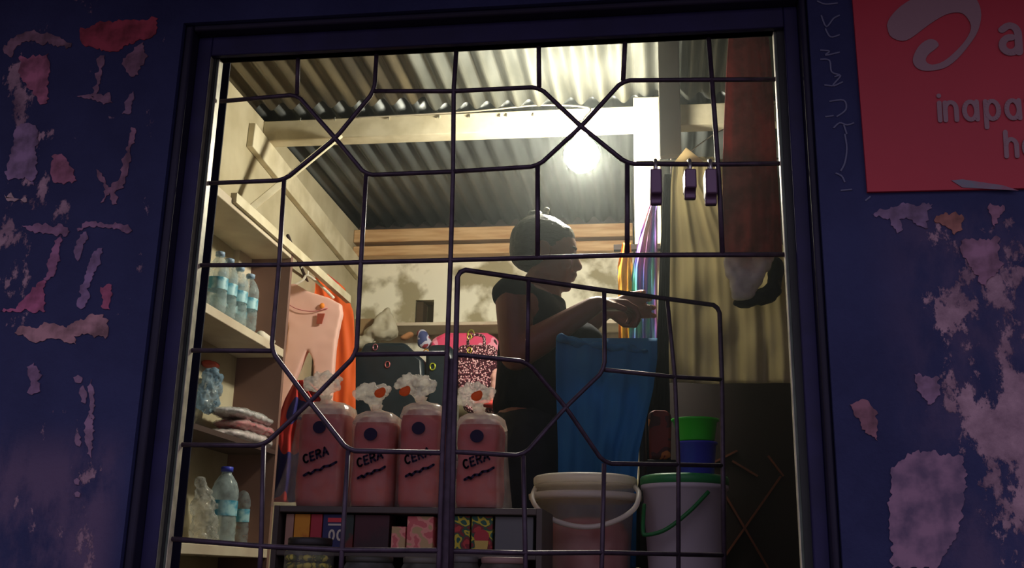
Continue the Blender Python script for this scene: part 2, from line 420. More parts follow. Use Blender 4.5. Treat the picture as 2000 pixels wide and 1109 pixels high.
# sloping plate on the left wall, brace
a = W(470, 285, 1.46); b2 = W(668, 506, 2.5)
bm = bmesh.new()
a = Vector((XL+.012, 1.30, W(455, 270, 1.40).z-.035)); b = Vector((XL+.012, 2.56, W(668, 515, 2.5).z-.01))
bm = bar(bm, a, b, .022, .085)
o = obj('wall_plate', bm, M_cream, bevel=.002); tag(o, 'whitewashed board sloping back along the top of the left wall', 'board')
bm = bar(bmesh.new(), WX(484, 412, XL+.05), W(664, 264, 1.40), .02, .022)
o = obj('brace_batten', bm, M_cream, bevel=.002); tag(o, 'thin pale batten slanting up from the shelf unit to the roof beam', 'batten')

# ------------------------------------------------------------------ lamp
LP = W(1136, 302, 1.27)
t = thing('light_bulb', LP, 'glowing white bulb hanging in front of the whitewashed beam', 'lamp')
em = bpy.data.materials.new('bulb_glow'); em.use_nodes = True
n = em.node_tree.nodes; e = n.new('ShaderNodeEmission'); e.inputs[0].default_value = (*LAMP_COLOR, 1); e.inputs[1].default_value = LAMP_STRENGTH
em.node_tree.links.new(e.outputs[0], n['Material Output'].inputs[0]); MATS['bulb_glow'] = em
obj('bulb_glass', lathe(bmesh.new(), [(.002,-.056),(.022,-.051),(.038,-.038),(.052,-.016),(.054,.004),(.046,.026),(.031,.044),(.019,.058),(.016,.066)], LP, 32), em, t, smooth=True)
obj('bulb_socket', lathe(bmesh.new(), [(.018,.066),(.020,.070),(.020,.098),(.014,.108),(.004,.112)], LP, 20), mat('socket', (230, 225, 210), .4), t, smooth=True)
cb = smoothpath([LP+Vector((0,0,.108)), LP+Vector((.004,.08,.16)), Vector((LP.x+.01, yb-.004, zb0+.07)), W(1060, 205, yb-.004), W(960, 214, yb-.004), W(880, 220, yb-.004), Vector((XL+.3, yb-.004, zb0+.068))])
obj('bulb_cable', tube(bmesh.new(), cb, .0028, 6), mat('cable', (160, 150, 130), .5), t, smooth=True)

# posts
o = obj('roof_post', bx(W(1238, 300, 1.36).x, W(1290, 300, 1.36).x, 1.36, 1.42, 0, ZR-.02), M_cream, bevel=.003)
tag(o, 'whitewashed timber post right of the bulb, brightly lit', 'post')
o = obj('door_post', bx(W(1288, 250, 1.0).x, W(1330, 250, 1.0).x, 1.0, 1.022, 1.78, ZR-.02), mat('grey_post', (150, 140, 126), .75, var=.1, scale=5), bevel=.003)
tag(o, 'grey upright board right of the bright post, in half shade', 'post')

o = obj('shade_board', bx(W(1312, 250, 1.0).x, W(1312, 250, 1.0).x+.012, 1.024, 1.358, 1.86, ZR-.02), M_dark); tag(o, 'dark board added between the two posts to shade the roof at the right', 'board')  # added to keep the bulb off the roof right of the posts
o = obj('shade_strip', cloth([(340,1298,1310),(500,1289,1309),(690,1282,1306),(760,1268,1308),(1000,1240,1312),(1109,1240,1312)], .895, .004, 2, nu=24), mat('near_black', (20, 20, 26), .9), smooth=True); tag(o, 'narrow near-black strip added as the shaded side of the post between the scarf and the olive sheet', 'cloth')  # near-black strip stands in for the unlit side of the post
# ------------------------------------------------------------------ window frame and grille
fr = thing('window_1', (0, 0, zo0), None, None); fr['kind'] = 'structure'
x1l, x1r = W(392, 510, 0).x, W(1533, 500, 0).x
zt1 = W(960, 76, 0).z
def frame_ring(xa, xb, xc, xd, y0, y1, z0a, z0b, zta, ztb):
    bm = bmesh.new(); box(bm, xa, xb, y0, y1, z0a, ztb); box(bm, xc, xd, y0, y1, z0a, ztb)
    box(bm, xb, xc, y0, y1, zta, ztb); box(bm, xb, xc, y0, y1, z0a, z0b); return bm
# painted timber casing: wide outer board, narrower proud bead
xc0, xc1 = W(363, 560, -.027).x, W(1560, 560, -.027).x
obj('window_casing', frame_ring(xo0, xo0+.016, xo1-.012, xo1, -.052, .03, zo0, zo0+.05, zo1-.012, zo1), mat('dark_casing', (26, 24, 48), .6, var=.2, scale=12), fr, bevel=.004)
obj('window_casing', frame_ring(xo0+.016, xc0, xc1, xo1-.012, -.027, .004, zo0, zo0+.05, zo1-.050, zo1-.012), M_navy, fr, bevel=.002)
obj('window_stop', frame_ring(xc0, x1l-.004, x1r+.004, xc1, -.015, .004, zo0+.02, zo0+.06, zt1, zo1-.050), mat('shade_green', (40, 44, 42), .6, var=.2, scale=12), fr)
obj('casing_edge', bx(xc0, xc0+.0008, -.0265, -.0155, zo0+.075, zo1-.052), mat('lit_paint', (130, 132, 112), .5, var=.25, scale=30), fr, label='pale edge coloured as lamplit')  # pale colour paints the bulb's light on the casing edge
obj('steel_frame', frame_ring(x1l-.004, x1l, x1r, x1r+.004, -.012, .004, zo0+.06, zo0+.075, zt1-.006, zt1+.004), M_green, fr)
obj('steel_edge', bx(x1l, x1l+.0012, -.0115, .0038, zo0+.075, zt1-.006), mat('lit_edge', (206, 202, 172), .45, .1, var=.3, scale=30), fr, label='inner face coloured pale as lamplit')  # pale colour paints lamplight on the frame's inner face
obj('steel_edge', bx(x1r-.0012, x1r, -.0115, .0038, zo0+.075, zt1-.006), MATS['lit_edge'], fr, label='inner face coloured pale as lamplit')  # same painted lamplight on the right inner face
obj('inner_post', bx(-.56, W(412, 500, .10).x, .098, .101, 0, 1.75), mat('post_navy', (24, 24, 50), .8), fr)
obj('gap_strip', bx(W(869, 900, .006).x, W(887, 900, .006).x, .006, .010, zo0, W(880, 700, .006).z), M_steel, fr)  # flat strip added to darken the gap beside the centre bar

RR = 0.0042
gy = 0.0
g = thing('window_grille', W(880, 1140, 0), 'dark steel security grille with crossed diagonal bars filling the shop window', 'grille')
def rod(name, pts, parent, r=RR, y=gy, sm=False, m=None):
    P = [W(a, b, y) if len((a, b)) == 2 else a for a, b in pts]
    P2 = []
    for i, p in enumerate(P):           # soften bends
        if 0 < i < len(P)-1:
            a = (P[i-1]-p); c = (P[i+1]-p); k = min(.012, a.length/3, c.length/3)
            P2 += [p+a.normalized()*k, p+a.normalized()*k*.35+c.normalized()*k*.35, p+c.normalized()*k]
        else: P2.append(p)
    return obj(name, tube(bmesh.new(), P2, r, 8), m or M_steel, parent, smooth=True)
def xl(py): return 391 + (510-py)*(.0) 
L1, L2, L3, L4, L5, L6 = (430,198), (402,358), (385,518), (368,684), (345,868), (322,1051)
bars = [
 [L1,(580,185),(655,270),(715,342),(885,335)], [(583,88),(580,185)],
 [(737,80),(731,178),(655,270),(555,352),L2],
 [(731,178),(886,178),(1053,170),(1135,247),(1225,320),(1400,321),(1530,319)],
 [(885,335),(1050,325),(1135,247),(1217,157),(1350,156),(1518,155)],
 [(1052,64),(1053,170)], [(1222,56),(1217,157)],
 [(893,72),(886,178),(885,335),(880,508),(873,690),(864,882),(858,1075),(855,1150)],
 [(555,352),(545,517),(530,685),(605,785),(680,880),(862,884)],
 [(715,342),(705,512),(696,692),(605,785),(515,870),L5],
 [(1050,325),(1050,503)], [(1225,320),(1225,498)], [(1382,50),(1396,230),(1406,380),(1411,497)],
 [L3,(545,517),(705,512),(880,508),(1050,503),(1225,498),(1540,497)],
 [L4,(530,685)], [L6,(507,1066),(665,1074),(858,1075)],
 [(515,870),(510,1066),(505,1150)], [(680,880),(668,1074),(664,1150)],
 [(696,692),(873,690)],
]
for b in bars: rod('grille_bar', b, g)
# hatch, hinged on the centre bar and swung into the shop
HX = W(893, 600, 0).x; HZ = W(893, 525, 0).z; HW = .575
best = None
for k in range(100, 600):
    th = k/1000.0
    p = Vector((HX+HW*math.cos(th), HW*math.sin(th), HZ)); q = ROT.transposed() @ (p-CAM); px = 1000+FOC*q.x/-q.z
    if best is None or abs(px-1402) < best[0]: best = (abs(px-1402), th)
TH = best[1]
h = thing('grille_hatch', (HX, 0, .55), 'barred hatch swung inward at lower right of the window grille', 'hatch')
hd = Vector((math.cos(TH), math.sin(TH), 0))
def HP(px, py):                       # a point of the hatch plane
    nrm = Vector((-hd.y, hd.x, 0)); d = ray(px, py); s = (Vector((HX,0,0))-CAM).dot(nrm)/d.dot(nrm); return CAM+d*s
def hrod(name, pts, r=RR):
    P = [HP(*p) for p in pts]; P2 = []
    for i, p in enumerate(P):
        if 0 < i < len(P)-1:
            a = (P[i-1]-p); c = (P[i+1]-p); k = min(.014, a.length/3, c.length/3)
            P2 += [p+a.normalized()*k, p+a.normalized()*k*.35+c.normalized()*k*.35, p+c.normalized()*k]
        else: P2.append(p)
    return obj(name, tube(bmesh.new(), P2, r, 8), M_steel, h, smooth=True)
hrod('hatch_frame', [(880,1150),(885,900),(890,690),(894,525),(1030,545),(1180,567),(1405,597),(1410,740),(1412,908),(1415,1150)], .0046)
for b in ([(891,692),(1030,706),(1105,795),(1180,905),(1410,909)], [(1032,546),(1030,706)], [(1180,568),(1181,722),(1105,795),(1022,890),(887,882)],
          [(1181,722),(1316,736),(1409,741)], [(1022,890),(1026,1079),(1027,1150)], [(1180,905),(1176,1079),(1174,1150)],
          [(884,1076),(1026,1080),(1176,1079),(1413,1084)], [(1303,583),(1318,736),(1325,906),(1325,1150)]):
    hrod('hatch_bar', b, RR*.95)

# padlocks on the second rail
def padlock(px, py, hh, label, ang=.25):
    p = W(px, py, gy)
    t = thing('padlock', p-Vector((0,0,hh)), label, 'padlock', 'padlocks hanging on the window grille')
    # hangs edge-on: body deep in y, thin in x
    bm = bx(-.0095, .0095, -.020, .020, -hh, -.014)
    bmesh.ops.bevel(bm, geom=[e_ for e_ in bm.edges if abs((e_.verts[0].co-e_.verts[1].co).x) > .01 and (e_.verts[0].co.z < -.03)], offset=.014, segments=5, affect='EDGES')
    bm.transform(Matrix.Translation(p) @ Matrix.Rotation(ang, 4, 'Z'))
    obj('lock_body', bm, mat('lock_body', (112, 88, 112), .35, .3), t, bevel=.003)
    pts = [Vector((0, .0125*math.cos(a), -.012+.018*math.sin(a)+ .002)) for a in [i*PI/10 for i in range(11)]]
    pts = [Vector((0,.0125,-.020))] + pts + [Vector((0,-.0125,-.020))]
    bm = tube(bmesh.new(), pts, .0032, 8); bm.transform(Matrix.Translation(p+Vector((0,0,.0)))@Matrix.Rotation(ang, 4, 'Z'))
    obj('shackle', bm, mat('shackle', (200, 196, 190), .25, .8), t, smooth=True)
padlock(1280, 322, .072, 'purple-brown padlock in front of the bright post, leftmost of the three', .05)
padlock(1346, 322, .062, 'purple-brown padlock hanging in the middle of the three on the grille', .08)
padlock(1386, 322, .072, 'purple-brown padlock nearest the red garment, rightmost of the three', .06)

# ------------------------------------------------------------------ outside: sign, scraps, chalk
YW = YF0
def scrap(pp, rgb, label, y=None, wob=1.0, rgb2=None):
    n = len(pp); P = []
    for i, (a, b) in enumerate(pp):     # torn, irregular outline
        c, d = pp[(i+1) % n]; L = math.hypot(c-a, d-b); k = max(1, int(L/4))
        nx, ny = -(d-b)/max(L, 1), (c-a)/max(L, 1)
        for j in range(k):
            s = j/k; q = Vector((a+(c-a)*s, b+(d-b)*s, 3))
            w = (7*noise.noise(q/11)+5*noise.noise(q/4.3))*min(1, L/30)*wob if j else 0
            P.append((q.x+nx*w, q.y+ny*w))
    o = obj('poster_scrap', pxprism(P, YW-.0016, .0015), mat('paper_%d_%d_%d' % rgb, tuple(min(255, int(v*1.12)) for v in rgb), .85, rgb2=rgb2 or tuple(int(v*.72) for v in rgb), scale=26, thresh=(.4, .62)))
    return tag(o, label, 'poster scrap', 'torn poster scraps on the wall')
scrap([(155,60),(200,42),(308,36),(305,62),(282,78),(252,84),(222,100),(190,96),(160,85)], (150,62,76), 'red torn poster strip high on the wall left of the window')
scrap([(36,112),(94,104),(92,200),(78,204),(58,175),(38,150)], (170,104,128), 'pink paper scrap with faint red letters, upper left')
scrap([(8,88),(30,72),(62,60),(100,66),(140,84),(138,92),(96,86),(60,78),(34,88),(22,112),(8,104)], (136,106,122), 'curling pale strip above the pink lettered scrap')
scrap([(32,246),(50,240),(74,254),(70,330),(66,362),(48,345),(16,352),(10,340),(22,300)], (140,116,146), 'greyish lilac paper remnant at the left edge')
scrap([(104,302),(120,300),(130,310),(150,352),(140,358),(104,356),(98,338)], (150,98,118), 'pink tooth-shaped paper scrap left of the window')
scrap([(8,380),(52,388),(52,394),(12,390)], (176,150,150), 'thin pale sliver of paper at the far left')
scrap([(42,440),(70,436),(104,444),(118,436),(136,452),(128,462),(100,456),(60,452)], (140,106,132), 'left half of the worn horizontal paper band')
scrap([(150,446),(178,432),(204,438),(250,438),(258,450),(250,456),(214,446),(180,444),(152,452)], (140,106,132), 'right half of the worn horizontal paper band')
scrap([(182,192),(196,108),(204,108),(200,130),(196,150)], (132,100,120), 'narrow vertical tear below the red poster strip')
scrap([(240,120),(262,92),(280,82),(282,118),(270,146),(256,150),(246,140)], (126,94,112), 'ragged mauve tear under the red strip end')
scrap([(150,188),(172,184),(214,180),(220,200),(202,204),(178,192)], (132,100,120), 'mauve hook-shaped remnant in mid wall, upper left')
scrap([(238,222),(246,196),(260,178),(262,190),(254,222)], (130,104,128), 'slim slanting flake near the window, high up')
scrap([(196,396),(206,370),(188,330),(192,332),(212,366),(236,340),(256,248),(264,250),(250,330),(242,366),(226,372),(228,398),(220,400),(214,376),(202,394)], (140,104,124), 'forked Y-shaped paper tear beside the window')
scrap([(0,607),(24,602),(60,570),(86,546),(88,608)], (172,98,130), 'bright pink triangular scrap at the left edge')
scrap([(106,470),(120,458),(116,500),(104,540),(86,548),(92,520)], (150,104,134), 'long leaning mauve flake above the pink triangle')
scrap([(150,598),(156,566),(168,530),(184,490),(200,484),(196,510),(178,548),(170,590),(158,604)], (136,112,146), 'pale lilac slanting strip beside the pink triangle')
scrap([(144,494),(156,458),(168,452),(172,462),(160,490),(152,510)], (130,106,134), 'small pale lilac flake above the slanting strip')
scrap([(196,560),(218,556),(214,604),(200,602)], (168,92,120), 'small pink wedge near the casing, left side')
scrap([(28,650),(40,636),(66,640),(96,632),(130,640),(150,626),(172,616),(202,614),(212,640),(210,656),(180,654),(144,656),(148,672),(130,668),(100,660),(70,670),(54,662)], (170,130,134), 'wide peach-coloured paper remnant across the left wall')
scrap([(52,716),(66,708),(78,724),(78,764),(58,770)], (132,104,132), 'small mauve smear below the peach remnant')
for i, (x, y, w, h_, nm) in enumerate(((152,740,9,8,'uppermost'),(162,770,7,18,'second'),(178,780,6,40,'third'),(174,850,7,45,'longest'),(152,858,6,14,'shortest'),(150,940,6,7,'lower round'),(151,965,6,6,'lowest round'))):
    scrap([(x-w,y-h_*.4),(x,y-h_),(x+w,y-h_*.3),(x+w*.6,y+h_),(x-w*.6,y+h_*.8)], (140,112,136), nm + ' flake of the vertical row of paper flakes, lower left')
scrap([(1706,418),(1740,404),(1822,398),(1808,432),(1812,446),(1800,442),(1770,424),(1756,428),(1764,448),(1752,456),(1740,440),(1738,426),(1712,424)], (128,108,136), 'wing-shaped pale scrap directly below the red sign')
scrap([(1824,430),(1846,414),(1878,418),(1880,448),(1864,458),(1846,440)], (158,108,98), 'orange-brown crumpled scrap under the red sign')
scrap([(1930,402),(1962,402),(1942,446)], (150,110,132), 'pointed pink scrap under the red sign')
scrap([(1878,470),(1950,462),(1956,520),(1936,540),(1924,560),(1902,530),(1876,490)], (148,112,134), 'broad mauve paper remnant at right, beside the pointed scrap')
scrap([(1786,730),(1832,735),(1836,765),(1818,790),(1800,770),(1790,762)], (140,112,138), 'pale square scrap low on the wall right of the window')
scrap([(1742,912),(1790,880),(1880,890),(1888,930),(1880,990),(1868,1050),(1830,1109),(1742,1109),(1736,990)], (136,108,128), 'large pale worn poster remnant at lower right', rgb2=(100,84,110))
scrap([(1660,790),(1690,780),(1710,800),(1714,860),(1690,845),(1672,815)], (136,96,108), 'pinkish flaked patch beside the right casing')
# red advertising board
sg = thing('wall_sign', W(2000, 377, YW), 'red shop sign with white swoosh and lettering, right of the window', 'sign')
M_red = mat('sign_red', (184, 46, 62), .5, var=.06, scale=4); M_white = mat('sign_white', (150, 118, 124), .5)
zlow = W(1693, 377, YW); xlft = zlow.x; upv = (W(1666, 30, YW)-W(1693, 377, YW))
bm = prism(bmesh.new(), [zlow, zlow+Vector((.62,0,-.004)), zlow+Vector((.60,0,.62)), zlow+upv*1.75], (0,-.006,0))
obj('sign_board', bm, M_red, sg)
sw = [(1732,50),(1738,70),(1757,80),(1777,76),(1815,48),(1845,30),(1868,25),(1884,30),(1896,50),(1890,72),(1870,97),(1843,120),(1820,127),(1808,120),(1812,108),(1828,95),(1833,88),(1826,79),(1812,78),(1795,90),(1784,110),(1784,125),(1795,136),(1815,139),(1845,133),(1870,115),(1895,85),(1910,60),(1916,30),(1910,5),(1895,-12),(1870,-22),(1835,-20),(1795,-8),(1760,12),(1738,35)]
P = smoothpath([W(a, b, YW-.0065) for a, b in sw]+[W(*sw[0], YW-.0065)], 3)[:-1]
obj('sign_logo', prism(bmesh.new(), P, (0,-.0015,0)), M_white, sg)
def signword(s, px, py, size_px, r_px, py2):
    o = W(px, py, YW-.0065); sc = (W(px+100, py, YW-.0065)-o).length/100
    bm = word(bmesh.new(), s, o, (1,0,-.01), W(px-6, py-100, YW-.0065)-o, size_px*sc, r_px*sc, (0,-.0015,0))
    obj('sign_lettering', bm, M_white, sg)
signword('airtel', 1952, 104, 62, 7.5, 0)
signword('inqpqtikqnq', 1832, 236, 40, 4.6, 0)
signword('hqpq', 1962, 306, 38, 4.6, 0)
# a torn corner where another bill was stuck
obj('sticker_residue', pxprism([(1858,352),(1880,350),(1920,356),(1960,362),(1990,372),(1880,366)], YW-.0072, .0006), mat('residue', (120,130,140), .7, rgb2=(160,90,110), scale=30), sg, label='grey-blue residue of a torn sticker')
# chalk scrawl down the wall between casing and sign
sc_ = [[(1596,2),(1612,8),(1636,6)],[(1604,30),(1614,52),(1628,36),(1640,30)],[(1612,56),(1622,72),(1640,68)],[(1602,98),(1620,100),(1612,108),(1640,102)],[(1602,116),(1620,118),(1624,140),(1640,146)],
 [(1630,150),(1642,148),(1626,168),(1646,160)],[(1610,166),(1626,168)],[(1620,198),(1648,196),(1652,214),(1634,228)],[(1612,228),(1628,226)],[(1628,250),(1640,240),(1654,244),(1668,240)],[(1648,244),(1654,262)],
 [(1650,262),(1654,290),(1650,318),(1642,334)],[(1632,338),(1644,344),(1650,356)],[(1642,372),(1664,370)],[(1690,392),(1700,384)]]
cs = thing('chalk_scrawl', W(1630, 372, YW), 'faint pale blue scrawl running down the wall beside the red sign', 'writing')
for s in sc_: obj('chalk_stroke', tube(bmesh.new(), smoothpath([W(a, b, YW-.0009) for a, b in s], 4), .0013, 5), mat('chalk', (118, 124, 150), .9), cs)

# ------------------------------------------------------------------ shelf unit on the left
YP = 1.38; XS = -0.80; Y0s = 0.16
zu = WX(545, 474, XS).z; zm = WX(520, 668, XS).z; zd = WX(518, 872, XS).z; zl = WX(510, 1078, XS).z
su = thing('shelf_unit', (XL+.07, .8, .4), 'pale wooden shelf unit fixed along the left wall', 'shelf')
obj('shelf_side', bx(XL, XS, YP, YP+.018, .35, zu), M_panel, su, label='brown end board')
for z in (zu, zm, zl):
    obj('shelf_board', bx(XL, XS, Y0s, YP, z-.016, z+.010), M_board, su, bevel=.002)
obj('shelf_board', bx(XL, XS, Y0s, YP, zd-.014, zd), mat('dark_shelf', (70, 50, 44), .7), su, label='dark brown shelf board')
obj('shelf_batten', bx(XS-.006, XS+.012, .9, 2.0, zu-.002, zu+.026), M_cream, su, label='pale edge batten running on past the end board')
obj('shelf_upright', bx(XL, XL+.02, YP-.10, YP, zm, zu-.016), M_board, su)

def bottle(x, y, z, r, h, label, col=(196, 214, 216), lab=(60, 150, 180), cap=(150, 176, 200), group='water bottles on the shelves', op=.34):
    t = thing('water_bottle', (x, y, z), label, 'bottle', group)
    pr = [(r*.55,0),(r*.92,.004),(r,.014),(r*.96,h*.12),(r,h*.16),(r*.96,h*.22),(r,h*.27),(r*.94,h*.36),(r*.94,h*.58),(r,h*.62),(r*.97,h*.70),(r*.80,h*.80),(r*.50,h*.88),(r*.36,h*.91),(r*.36,h*.94)]
    obj('bottle_body', lathe(bmesh.new(), pr, (x, y, z), 24), clear_plastic('bottle_plastic%d' % int(op*100), col, op, .08), t, smooth=True)
    obj('bottle_label', lathe(bmesh.new(), [(r*.985,h*.38),(r*.985,h*.57)], (x, y, z), 24, cap=False), mat('bottle_label', lab, .4, rgb2=(170, 215, 220), scale=30, thresh=(.45, .6)), t, smooth=True)
    obj('bottle_cap', lathe(bmesh.new(), [(r*.44,h*.935),(r*.44,h*.995),(r*.40,h)], (x, y, z), 18), mat('cap_%d' % cap[2], cap, .4), t, smooth=True)
    return t
zz = zm+.010
for i, (px, xx, nm) in enumerate(((484,-.832,'rightmost small water bottle in the front row on the upper shelf'),(462,-.832,'second small water bottle from the right, front row of the upper shelf'),
        (440,-.832,'third small water bottle from the right, front row of the upper shelf'),(420,-.832,'small water bottle in the front row nearest the window frame'),
        (474,-.905,'small water bottle in the back row beside the end board'),(450,-.905,'small water bottle in the middle of the back row'),(428,-.905,'small water bottle in the back row nearest the window frame'))):
    y = WX(px, 600, xx).y
    bottle(xx, min(y, YP-.13), zz, .029, .175, nm, group='small water bottles on the upper shelf')
o = obj('paper_cup', hull(bmesh.new(), ell((XS-.03, YP-.12, zz+.016), .0155), ell((XS-.02, YP-.055, zz+.012), .011)), mat('white_paper', (225, 215, 195), .6), smooth=True)
tag(o, 'small white roll lying on the upper shelf right of the bottles', 'roll')
# lower shelf: big bottles
zz = zl+.010
bottle(-.845, WX(436, 1000, -.845).y, zz, .038, .215, 'large water bottle with a light blue label on the lowest shelf', cap=(60, 70, 190), group='big water bottles', op=.5)
bottle(-.89, WX(448, 980, -.89).y+.12, zz, .034, .20, 'water bottle standing behind the large one, next to the end board', group='big water bottles', op=.4)
def lump(name, ells, m, label, cat, parent=None, voxel=.006, disp=.006, ds=30, group=None, it=3, kind=None):
    bm = bmesh.new()
    for e_ in ells:
        if isinstance(e_, tuple) and isinstance(e_[0], list): hull(bm, *e_)
        else: hull(bm, e_)
    me = fuse(bm, voxel, it, disp, ds)
    o = obj(name, me, m, parent, smooth=True)
    if parent is None: tag(o, label, cat, group, kind)
    elif label: o['label'] = label
    return o
def E(px, py, y, rx, ry, rz): return ell(W(px, py, y), (rx, ry, rz), 8)
P_clear = clear_plastic('cling_plastic', (200, 202, 196), .42, .15)
P_milk = clear_plastic('milky_plastic', (225, 222, 214), .75, .3)
yb0 = WX(395, 1010, -.86).y
lump('plastic_bag', [([*E(398,1070,yb0,.034,.04,.02), *E(398,985,yb0,.030,.04,.03)],), ([*E(398,975,yb0,.026,.03,.02), *E(392,940,yb0,.012,.014,.008)],)], P_clear, 'clear plastic bag of water standing at the front of the lowest shelf', 'bag', disp=.012, ds=40, voxel=.004)
# folded clothes in plastic on the dark shelf
yc = WX(455, 850, -.86).y
def xy(px, py): q = WX(px, py, -.865); return q
for i, (z, dy, rx, ry, rz, c, lab) in enumerate(((zd+.018,0,.062,.16,.016,(244,222,222),'folded pale pink clothing pack at the bottom of the pile on the dark shelf'),
    (zd+.053,.03,.060,.15,.013,(228,120,130),'folded rose-pink clothing pack in the middle of the pile on the dark shelf'),
    (zd+.084,.01,.056,.16,.012,(226,220,222),'clear-wrapped grey clothing pack on top of the pile on the dark shelf'))):
    bm = bmesh.new(); hull(bm, ell((-.868, yc+.09+dy, z), (rx, ry, rz), 10))
    for v in bm.verts:
        for a in (0, 1):
            c0 = (-.868, yc+.09+dy)[a]; R_ = (rx, ry)[a]; d_ = (v.co[a]-c0)/R_
            v.co[a] = c0 + R_*math.copysign(abs(d_)**.55, d_)
    me = fuse(bm, .005, 3, .006, 28)
    o = obj('clothing_pack', me, mat('folded_%d' % i, c, .7, var=.2, scale=40), smooth=True)
    tag(o, lab, 'clothes', 'wrapped clothes on the dark shelf')
    me2 = me.copy()
    for v in me2.vertices: v.co += v.normal*(.003+.003*noise.noise(v.co*60))
    w_ = obj('plastic_wrap', me2, P_clear, o, smooth=True, origin=(0,0,0)) ; w_.location = (0,0,0)
yq = yc-.06
lump('plastic_bag', [([*E(404,785,yq,.026,.05,.03), *E(416,735,yq,.022,.04,.02)],)], clear_plastic('bluish_plastic', (150, 180, 200), .6, .15), 'bluish plastic bag on the clothing pile under the upper shelf', 'bag', disp=.014, ds=45, voxel=.004)
lump('red_bundle', [([*E(412,712,yq+.03,.024,.04,.010)],)], mat('red_cloth', (190, 72, 50), .7), 'small red bundle tucked under the upper shelf', 'bundle', disp=.004, voxel=.004)

# ------------------------------------------------------------------ garments by the shelf
# orange dress
def pattern_cloth(name, cols, scale, stretch=(1,1,1), rough=.7, kind='noise'):
    m = bpy.data.materials.new(name); m.use_nodes = True; MATS[name] = m
    n = m.node_tree.nodes; l = m.node_tree.links; b = n['Principled BSDF']; b.inputs['Roughness'].default_value = rough
    t = n.new('ShaderNodeTexCoord'); mp = n.new('ShaderNodeMapping'); mp.inputs['Scale'].default_value = stretch
    l.new(t.outputs['Object'], mp.inputs[0])
    if kind == 'voronoi':
        v = n.new('ShaderNodeTexVoronoi'); v.inputs['Scale'].default_value = scale; out = v.outputs['Color']
        s_ = n.new('ShaderNodeSeparateColor'); l.new(mp.outputs[0], v.inputs['Vector']); l.new(out, s_.inputs[0]); f = s_.outputs[0]
    elif kind == 'dots':
        v = n.new('ShaderNodeTexVoronoi'); v.inputs['Scale'].default_value = scale; l.new(mp.outputs[0], v.inputs['Vector']); f = v.outputs['Distance']
    else:
        v = n.new('ShaderNodeTexNoise'); v.inputs['Scale'].default_value = scale; v.inputs['Detail'].default_value = 1.5; l.new(mp.outputs[0], v.inputs['Vector']); f = v.outputs['Fac']
    cr = n.new('ShaderNodeValToRGB'); cr.color_ramp.interpolation = 'CONSTANT'; l.new(f, cr.inputs[0])
    while len(cr.color_ramp.elements) < len(cols): cr.color_ramp.elements.new(.5)
    for e_, (p, c) in zip(cr.color_ramp.elements, cols): e_.position = p
    for e_, (p, c) in zip(cr.color_ramp.elements, cols): e_.color = (*lin(c), 1)
    l.new(cr.outputs[0], b.inputs['Base Color']); return m
M_orange = pattern_cloth('orange_print', [(0, (236, 98, 28)), (.62, (206, 52, 40))], 5.0)
od = obj('orange_dress', cloth([(535,606,640),(560,612,672),(610,620,690),(700,622,694),(800,618,694),(900,610,700)], 2.05, .008, 2, th=.006), M_orange, smooth=True)
tag(od, 'bright orange dress with red print hanging behind the pink leggings', 'dress')
# pink leggings on a hanger
yl = 1.75
pl = thing('pink_leggings', W(605, 800, yl), 'pale pink leggings pinned on a white hanger beside the shelf unit', 'leggings')
lo = [(556,556),(575,553),(600,568),(640,580),(664,592),(666,612),(656,660),(652,700),(645,790),(612,790),(611,705),(600,680),(590,702),(572,748),(554,806),(537,804),(546,740),(556,690),(562,640),(556,600)]
bm = pxprism(lo, yl-.016, .032)
obj('leggings_fabric', fuse(bm, .005, 6, .0022, 12), mat('pale_pink', (254, 204, 188), .75, var=.04, scale=8, transl=.15), pl, smooth=True)
tg = pxprism([(620,612),(634,612),(628,632),(618,632)], yl-.026, .004); obj('price_tag', tg, mat('tag_brown', (160, 70, 50), .6), pl, label='brown swing tag')
obj('tag_knot', hull(bmesh.new(), E(629,597,yl-.022,.009,.006,.010)), mat('tag_orange', (240, 140, 40), .6), pl, smooth=True, label='orange bow')
obj('pocket_trim', tube(bmesh.new(), smoothpath([W(560,592,yl-.02), W(580,603,yl-.024), W(610,608,yl-.024), W(640,602,yl-.02)]), .0016, 6), mat('seam', (200, 110, 110), .7), pl, smooth=True)
hg = thing('clothes_hanger', W(605, 570, yl), 'white plastic hanger holding the pink leggings', 'hanger')
hp = smoothpath([W(566,562,yl), W(590,548,yl), W(601,538,yl), W(625,556,yl), W(652,582,yl)])
obj('hanger_arm', tube(bmesh.new(), hp, .005, 8), mat('white_plastic', (228, 222, 205), .4), hg, smooth=True)
obj('hanger_hook', tube(bmesh.new(), smoothpath([W(601,538,yl), W(602,522,yl), W(594,516,yl), W(588,524,yl)]), .0028, 8), mat('white_plastic', (228,222,205)), hg, smooth=True)
# rail the clothes hang from
o = obj('clothes_rail', tube(bmesh.new(), [Vector((W(600,516,1.3).x-.12, yl-.32, W(594,516,yl).z)), Vector((W(640,515,2.6).x, YB, W(594,516,yl).z+.004))], .006, 8), M_dark, smooth=True)
tag(o, 'thin dark rail above the hanging leggings and orange dress', 'rail')
